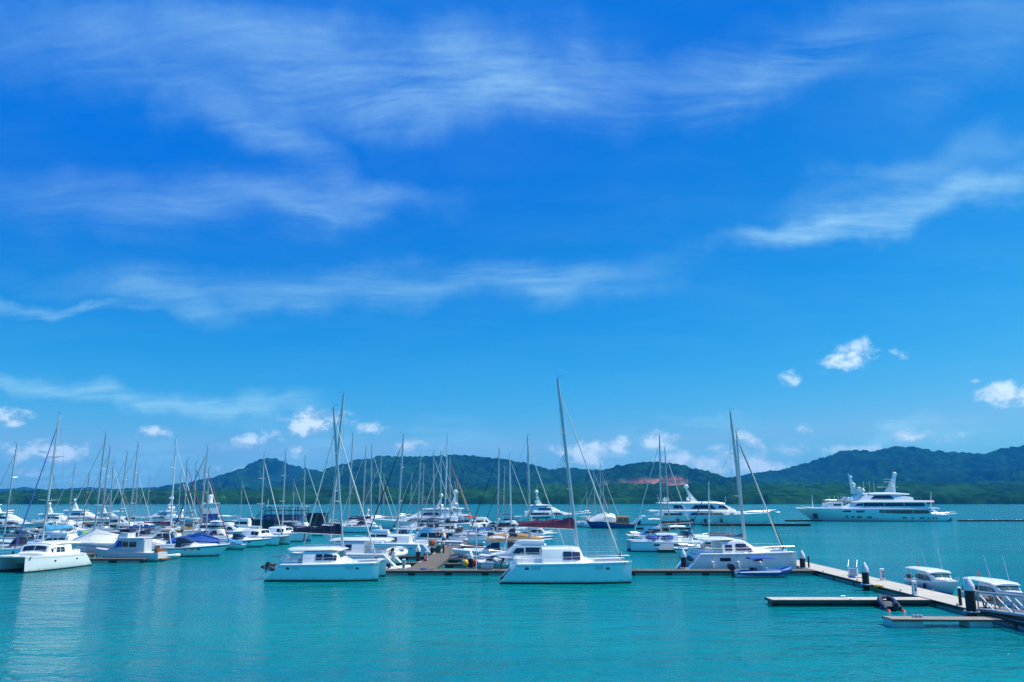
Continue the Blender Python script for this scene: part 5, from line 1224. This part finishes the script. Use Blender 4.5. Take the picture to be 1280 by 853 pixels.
def superyacht():
    L, B = 59.0, 11.2
    decks = [('forward_topsides', [(-.02, 2.0, 4.95, .47, .495), (.20, 2.6, 5.0, .42, .47), (.34, 3.2, 5.1, .29, .37), (.44, 4.2, 5.2, .13, .20)], [(.165, .225, .46, .74, .0, .02), (.075, .128, .46, .74, 0, 0)], None),
             ('main_deck_house', [(-.37, 2.4, 4.7, .44, .44), (0.0, 2.4, 4.7, .44, .44)], [(-.355, -.25, .30, .92, 0, 0), (-.245, -.06, .30, .92, 0, 0), (-.055, -.004, .30, .92, 0, .0)], None),
             ('deck_overhang', [(-.43, 4.65, 5.15, .47, .47), (-.02, 4.65, 5.2, .495, .49), (.25, 4.75, 5.3, .44, .43), (.36, 4.9, 5.3, .34, .33)], [], None),
             ('upper_deck_house', [(-.35, 5.2, 7.5, .41, .39), (.08, 5.2, 7.5, .41, .37), (.15, 5.2, 6.9, .36, .30), (.205, 5.2, 5.6, .30, .26)], [(-.335, -.20, .30, .92, 0, 0), (-.195, -.07, .30, .92, 0, 0), (-.065, .07, .30, .92, 0, 0), (.075, .13, .42, .85, 0, .02)], (2, 3)),
             ('upper_overhang', [(-.395, 7.4, 7.95, .46, .45), (.06, 7.4, 8.05, .44, .41), (.145, 7.3, 7.6, .34, .31)], [], None),
             ('bridge_deck_house', [(-.27, 7.9, 9.2, .36, .33), (-.16, 7.9, 10.5, .36, .30), (.01, 7.9, 10.5, .35, .28), (.07, 7.9, 9.4, .32, .24), (.09, 7.9, 8.3, .28, .22)], [(-.14, .015, .34, .9, .02, .03)], (2, 3)),
             ('wheelhouse', [(-.02, 7.9, 10.7, .25, .21), (.075, 7.9, 10.6, .22, .18), (.115, 7.9, 9.6, .18, .14), (.13, 7.9, 8.4, .16, .12)], [(.0, .07, .5, .85, 0, .01)], None),
             ('sun_deck_roof', [(-.25, 10.3, 10.7, .30, .29), (-.12, 10.5, 11.3, .33, .29), (.02, 10.5, 10.9, .28, .25)], [], None)]
    def ex(r, L, B, S0, S1):
        # aft mast leaning back with a dome, forward mast leaning ahead with domes and radar bars
        m = MB().loft([[(x + sx * a, sy * b, z) for sx, sy in ((-1, -1), (1, -1), (1, 1), (-1, 1))] for x, a, b, z in ((-.145 * L, 1.9, 1.1, 10.9), (-.162 * L, 1.05, .8, 14.0), (-.186 * L, .5, .5, 17.6))]).build('aft_mast', 'gelcoat', r)
        MB().sphere((-.188 * L, 0, 18.4), .85, 12, 8, 1.1).build('satellite_dome', 'gelcoat', m)
        MB().box((-.135 * L, 0, 13.3), (6.2, 4.6, .25)).build('mast_yard', 'gelcoat', m); MB().box((-.150 * L, 0, 15.4), (3.0, 3.6, .25)).build('mast_yard', 'gelcoat', m); MB().box((-.153 * L + .8, 0, 16.4), (2.0, 2.4, .2)).build('radar_bar', 'gelcoat', m)
        m = MB().loft([[(x + sx * a, sy * b, z) for sx, sy in ((-1, -1), (1, -1), (1, 1), (-1, 1))] for x, a, b, z in ((.075 * L, 2.2, 1.2, 10.6), (.100 * L, .8, .7, 12.6), (.115 * L, .4, .4, 16.5), (.125 * L, .2, .2, 18.6))]).build('forward_mast', 'gelcoat', r)
        for x, y, z, rr in ((.075, 1.6, 12.6, .8), (.05, -1.7, 11.9, .85), (.05, 1.7, 11.9, .85), (.10, -1.2, 15.0, .75), (.105, 1.2, 14.2, .75), (.112, 0, 17.2, .6)): MB().sphere((x * L, y, z), rr, 10, 8).build('satellite_dome', 'gelcoat', m)
        MB().box((.07 * L, 0, 13.2), (4.6, 4.0, .22)).build('mast_yard', 'gelcoat', m)
        for x in (.155, .135): 
            for y in (-1.8, 1.8): MB().sphere((x * L, y, 8.6), .9, 10, 8).build('satellite_dome', 'gelcoat', r)
        for x in (.0, -.03, .04): MB().tube([(x * L, 1.5, 10.6), (x * L, 1.5, 15.5)], .05, 4).build('antenna', 'white_mast', r)
        # foredeck: tender bay with railings, bow staff, anchor pocket
        MB().loft([ring_house((x * L, zb, zt, w, w), .2, .1) for x, zb, zt, w in ((.20, 5.2, 7.3, 3.2), (.27, 5.2, 7.2, 3.0), (.305, 5.2, 7.0, 2.6))]).build('observation_house', 'gelcoat', r)
        ss = [(.20 * L, 5.2, 7.3, 3.2, 3.2), (.27 * L, 5.2, 7.2, 3.0, 3.0)]
        side_pane(r, ss, .215 * L, .262 * L, .35, .8)
        rail(r, [(.20 * L, -3, 7.3), (.30 * L, -2.5, 7.2), (.30 * L, 2.5, 7.2), (.20 * L, 3, 7.3)], 1.0, 3, .03, 2, 'deck_rail')
        for x in (.205, .225, .25, .285): MB().tube([(x * L, 2.4, 7.3), (x * L, 2.4, 9.8)], .08, 5).build('signal_pole', 'white_mast', r)
        MB().tube([(.385 * L, 0, 5.2), (.385 * L, 0, 10.4)], [.25, .1], 6).build('bow_staff', 'white_mast', r)
        MB().box((.385 * L, 2.15, 2.0), (1.6, .4, 1.8)).build('anchor_pocket', 'black_paint', r); MB().box((.385 * L, -2.15, 2.0), (1.6, .4, 1.8)).build('anchor_pocket', 'black_paint', r)
        MB().tube([(-.415 * L, 0, 5.1), (-.425 * L, 0, 11.2)], .12, 6).build('flag_staff', 'white_mast', r)
        fl = MB(); rg = []
        for k in range(6): t = k / 5; rg.append([(-.42 * L - .3 - .9 * t + .1 * math.sin(t * 6), .18 * math.sin(t * 7), 7.6 - t * .9 + s * 1.0 - s * .5) for s in (0, 2.2)])
        fl.loft(rg, False, (False, False)); f = fl.build('flag', 'red_paint', r)
        sm = f.modifiers.new('thickness', 'SOLIDIFY'); sm.thickness = .02
        for x in (-.37, -.40, -.425):
            for s in (-1, 1): MB().tube([(x * L, s * B * .44, 2.6), (x * L, s * B * .44, 4.75)], .1, 6).build('deck_pillar', 'gelcoat', r)
        for k in range(3): MB().prism([(-.5 * L - .5 * k, .3), (-.5 * L - .5 * k, 2.0 - .6 * k), (-.5 * L + 1.5, 2.0 - .6 * k), (-.5 * L + 1.5, .3)], -B * .42, B * .42).build('stern_step', 'gelcoat', r)
        hs = [(-L * .48, 0, S0, B / 2 * .95, B / 2 * .97), (0, 0, lerp(S0, S1, .33), B / 2 * .93, B / 2), (L * .30, 0, lerp(S0, S1, .7), B * .32, B * .40)]
        for x in (-.40, -.38, -.345, -.31, -.295, -.24, -.195, -.18, .035, .05, .10, .115, .15, .19): side_pane(r, hs, x * L - .28, x * L + .28, .36, .56, 'glass', name='porthole', n=1)
    return yacht('huge white multi-deck superyacht with two radar masts on the right', at(1088.5, 326), 180, L, decks=decks, S=(.043, .086), B=B, ports=0, rake=.11, flare=.35, extra=ex, cat='superyacht', name='superyacht')
superyacht()

# old blue wooden boat with white tarpaulins
def wooden_boat():
    L, B = 14.5, 4.2; r = boat('wooden_boat', 'old wooden boat with a blue hull under white tarpaulins in mid-water', 'wooden boat', at(762, 246), 180)
    add_hull(MB(), L, B, 1.25, 2.4, 0, .5, rake=1.8, stern=.7, flare=.25, stripe=1).build('hull', ['blue_paint', 'blue_paint', 'teak', 'varnish'], r)
    rings = []
    for k in range(9):
        t = k / 8; x = lerp(-L * .12, L * .42, t); h = 2.6 + 1.9 * math.sin(math.pi * min(1, .25 + t * .75)) * (1 + .08 * math.sin(k * 2.6)); w = 2.0 - 1.0 * t * t
        rings.append([(x, -w, 2.0), (x, -w * .8, h * .75), (x, -.1, h), (x, w * .8, h * .75), (x, w, 2.0)])
    MB().loft(rings).build('tarpaulin', 'canvas_white', r)
    sts = [(-L * .40, 1.2, 3.4, 1.4, 1.3), (-L * .15, 1.2, 3.5, 1.5, 1.4)]
    add_house(MB(), sts).build('wheelhouse', 'teak', r); side_pane(r, sts, -L * .37, -L * .28, .4, .85); side_pane(r, sts, -L * .26, -L * .17, .4, .85)
    MB().tube([(0, 0, 2), (.2, 0, 9)], [.13, .08], 7).build('mast', 'teak', r)
    rail(r, [(-L * .48, -B * .36, 1.3), (-L * .15, -B * .49, 1.45), (L * .1, -B * .48, 1.6)], .7, 2, .03, 1.5, 'guard_rail', 'teak')
wooden_boat()

# black and dark blue work barge with an open frame
def barge():
    L, B = 26, 6.5; r = boat('work_barge', 'long dark blue and black work boat with an open black frame and awning', 'work boat', at(352, 243), 180)
    add_hull(MB(), L, B, 2.0, 3.0, 0, .6, rake=1.5, stern=.95, flare=.1, full=3.5).build('hull', ['navy_paint', 'black_paint', 'black_paint'], r)
    sts = [(-L * .22, 1.8, 4.0, 2.4, 2.3), (L * .16, 1.8, 4.1, 2.4, 2.3), (L * .20, 1.8, 3.8, 2.2, 2.0)]
    add_house(MB(), sts).build('deckhouse', 'blue_paint', r)
    for a, b in ((-.20, -.12), (-.10, -.02), (0, .08), (.10, .15)): side_pane(r, sts, a * L, b * L, .4, .85)
    MB().box((-.05 * L, 0, 6.5), (.46 * L, 5.2, .15)).build('awning', 'pale_grey', r)
    for k in range(7):
        x = lerp(-.27, .17, k / 6) * L
        for s in (-1, 1): MB().tube([(x, s * 2.5, 3.9), (x, s * 2.5, 6.45)], .1, 6).build('frame_post', 'black_paint', r)
    f = MB()
    for s in (-1, 1): f.tube([(-.27 * L, s * 2.5, 5.2), (.17 * L, s * 2.5, 5.2), (.26 * L, s * 2.4, 3.2)], .08, 6); f.tube([(.17 * L, s * 2.5, 6.4), (.28 * L, s * 2.4, 3.0)], .1, 6)
    f.build('frame_rail', 'black_paint', r)
    MB().box((-.40 * L, 0, 3.1), (.2 * L, 5, 2.4)).build('stern_house', 'black_paint', r); MB().box((-.40 * L, 0, 4.45), (.24 * L, 5.4, .2)).build('stern_roof', 'black_paint', r)
    MB().prism([(.30 * L, 2.6), (.32 * L, 3.2), (.44 * L, 3.1), (.45 * L, 2.7)], -1.5, 1.5).build('foredeck_cover', 'canvas_grey', r)
    MB().tube([(.17 * L, 0, 6.4), (.17 * L, 0, 8.4)], .06, 5).build('flag_pole', 'white_mast', r)
barge()
def ferry():
    L, B = 12, 5.6; r = boat('passenger_ferry', 'blue and white passenger ferry with a square white upper deck and white funnel', 'ferry', at(261, 262), 112); r.scale = (1, .95, .78)
    add_hull(MB(), L, B, 2.6, 3.4, 0, .6, rake=1.4, stern=.95, flare=.15, full=3).build('hull', ['blue_paint', 'antifoul', 'gelcoat'], r)
    a = [(-.42 * L, 2.5, 5.0, 2.7, 2.6), (.28 * L, 2.6, 5.1, 2.7, 2.5), (.34 * L, 2.7, 4.6, 2.3, 2.1)]
    add_house(MB(), a).build('main_cabin', 'blue_paint', r)
    for k in range(6): x = lerp(-.38, .20, k / 5) * L; side_pane(r, a, x, x + 1.3, .45, .8)
    b = [(-.40 * L, 5.1, 7.3, 2.6, 2.5), (.22 * L, 5.1, 7.4, 2.6, 2.4), (.27 * L, 5.1, 6.8, 2.2, 1.9)]
    add_house(MB(), b).build('upper_cabin', 'gelcoat', r)
    for k in range(6): x = lerp(-.37, .14, k / 5) * L; side_pane(r, b, x, x + 1.2, .45, .8)
    MB().box((-.08 * L, 0, 9.3), (.62 * L, 5.6, .5)).build('sun_roof', 'gelcoat', r)
    for x in (-.36, -.15, .05, .2):
        for s in (-1, 1): MB().tube([(x * L, s * 2.5, 7.3), (x * L, s * 2.5, 9.1)], .1, 6).build('roof_post', 'gelcoat', r)
    MB().lathe((-.05 * L, 0, 9.5), ((.7, 0), (.6, 2.2), (.75, 2.3), (.75, 2.9), (.3, 3.3)), 12).build('funnel', 'gelcoat', r)
ferry()

# grey trawler with a wooden stern
def trawler():
    L, B = 9.6, 3.4; r = boat('trawler_yacht', 'grey trawler yacht with blue windscreen cover, left pier front', 'trawler', (XW(160, 116.4), 116.4, 0), 180)
    add_hull(MB(), L, B, 1.15, 1.75, 0, .5, rake=.7, stern=.9, flare=.2, full=2.4).build('hull', ['pale_grey', 'antifoul', 'pale_grey'], r)
    sts = [(-L * .28, 1.1, 3.05, 1.35, 1.25), (L * .12, 1.2, 3.1, 1.35, 1.25), (L * .20, 1.25, 2.1, 1.2, 1.05), (L * .26, 1.3, 1.7, 1.0, .9)]
    add_house(MB(), sts, .12, .08).build('deckhouse', 'pale_grey', r)
    side_pane(r, sts, -L * .16, -L * .06, .45, .86); side_pane(r, sts, -L * .04, L * .045, .45, .86)
    side_pane(r, sts, L * .055, L * .165, .40, .9, 'canvas_blue', tap1=.06 * L, name='window_cover', off=.05)
    front_pane(r, sts[2], sts[1], .1, .9, .9, 'canvas_blue', 0, 'windscreen_cover')
    MB().box((-.06 * L, 0, 3.15), (.42 * L, 2.9, .1)).build('boat_deck', 'gelcoat', r)
    fb = [(-.02 * L, 3.2, 3.9, 1.2, 1.15), (.09 * L, 3.2, 4.0, 1.15, 1.05), (.14 * L, 3.2, 3.4, .95, .9)]
    add_house(MB(), fb, .1, .02).build('flybridge', 'pale_grey', r)
    MB().box((.04 * L, 0, 4.15), (.14 * L, 1.9, .4)).build('console_cover', 'canvas_navy', r)
    ck = MB().box((-L * .46, 0, 1.25), (.4, 2.9, .9)); ck.build('wooden_transom', 'varnish', r)
    MB().box((-L * .275, .5, 2.0), (.08, .8, 1.6)).build('cabin_door', 'varnish', r); MB().box((-L * .36, -1.2, 1.6), (.7, .1, .9)).build('wooden_gate', 'varnish', r)
    MB().box((-L * .52, 0, .35), (.8, 2.8, .12)).build('swim_platform', 'teak', r)
    MB().tube([(-.12 * L, 0, 3.2), (-.14 * L, 0, 6.0)], .05, 6).build('mast', 'white_mast', r)
    MB().tube([(-.28 * L, -1.3, 3.15), (-.48 * L, -1.3, 3.15), (-.48 * L, 1.3, 3.15), (-.28 * L, 1.3, 3.15)], .05, 6).build('awning_frame', 'black_paint', r)
    rail(r, [(-L * .3, -B * .46, 1.2), (0, -B * .49, 1.3), (L * .28, -B * .36, 1.5), (L * .48, 0, 1.75), (L * .28, B * .36, 1.5), (0, B * .49, 1.3), (-L * .3, B * .46, 1.2)], .6, 2, .02, 1.5)
trawler()

# two tour boats right of the pier
def tour_boat(label, pos, rz, L=8.3):
    B = 2.5; r = boat('tour_boat', label, 'tour boat', pos, rz, 'white tour boats moored along the right pier')
    add_hull(MB(), L, B, 1.05, 1.75, 0, .4, rake=1.5, stern=.92, flare=.35, full=2.0, boot=.3).build('hull', ['gelcoat', 'gelcoat', 'gelcoat'], r)
    sts = [(-L * .18, 1.0, 2.3, 1.1, 1.0), (L * .08, 1.05, 2.3, 1.1, .96), (L * .17, 1.15, 1.72, .97, .82), (L * .34, 1.45, 1.72, .6, .48)]
    add_house(MB(), sts, .12, .08).build('cabin', 'gelcoat', r)
    for a, b in ((-.165, -.10), (-.09, -.03), (-.02, .04)): side_pane(r, sts, a * L, b * L, .30, .86, 'green_glass')
    side_pane(r, sts, .05 * L, .125 * L, .34, .80, 'green_glass', tap1=.05 * L)
    front_pane(r, sts[2], sts[1], .12, .9, .86, 'green_glass', 1)
    MB().loft([ring_house(s, .07, .13) for s in ((-L * .47, 2.42, 2.50, 1.05, 1.0), (-L * .2, 2.48, 2.58, 1.2, 1.15), (L * .05, 2.40, 2.50, 1.17, 1.12), (L * .115, 2.26, 2.34, 1.05, .97))]).build('roof', 'gelcoat', r)
    for x in (-.45, -.32):
        for s in (-1, 1): MB().tube([(x * L, s * 1.06, 1.0), (x * L, s * 1.03, 2.48)], .035, 6).build('roof_post', 'white_mast', r)
    bn = MB()
    for s in (-1, 1): bn.box((-L * .32, s * 1.0, 1.0), (L * .22, .4, .4))
    bn.build('bench', 'gelcoat', r)
    for s in (-.5, .5):
        m = MB(); m.box((-L / 2 - .2, s, .45), (.2, .18, 1.1)); m.loft([[(-L / 2 - .25 + sx * a, s + sy * b, z) for sx, sy in ((-1, -1), (1, -1), (1, 1), (-1, 1))] for a, b, z in ((.2, .15, .95), (.3, .22, 1.05), (.3, .22, 1.4), (.18, .14, 1.6))]); m.build('outboard_motor', 'black_motor', r)
    for s in (-.8, .6): MB().tube([(L * .02, s, 2.5), (-L * .06, s * 1.1, 5.2)], [.02, .012], 5).build('antenna', 'white_mast', r)
    MB().tube([(-L * .38, 0, 2.55), (-L * .38, 0, 3.2)], .025, 5).build('flag_pole', 'varnish', r); MB().box((-L * .39, 0, 3.05), (.28, .03, .3)).build('flag', 'orange_paint', r)
    lb = MB().torus((-L * .44, 1.1, 1.75), .3, .09, 'x', 16, 6); lb.build('lifebuoy', 'orange_paint', r)
    rail(r, [(L * .2, -.95, 1.5), (L * .36, -.6, 1.68), (L * .48, 0, 1.76), (L * .36, .6, 1.68), (L * .2, .95, 1.5)], .4, 1, .02, 1.2, 'bow_rail')
    for k, dy in enumerate((-.95, -.55)): MB().lathe((0, 0, 0), ((.03, -.35), (.13, -.25), (.13, .25), (.03, .35)), 8).build('side_fender', 'rubber_navy', r, loc=(L * (.05 - .3 * k), -B / 2 - .08, .75))
    return r
tour_boat('white tour boat on the right pier, the whole boat visible with two thin antennas', (39.75, 77.9, 0), -91).scale = (1, 1, .77)
tour_boat('white tour boat cut by the right edge of the picture behind the gangway', (39.5, 67.2, 0), -91).scale = (1, 1, .77)
bu = empty('mooring_buoy', 'pale mooring buoy with a short post in the water by the navy-hulled yacht', 'buoy'); bu.location = (XW(475, 205), 205, 0)
MB().sphere((0, 0, .15), .55, 12, 8, .8).build('buoy_body', 'cream', bu); MB().tube([(0, 0, .5), (0, 0, 2.0)], .07, 6).build('buoy_post', 'cream', bu); MB().sphere((0, 0, 2.05), .22, 8, 6).build('buoy_top', 'cream', bu)
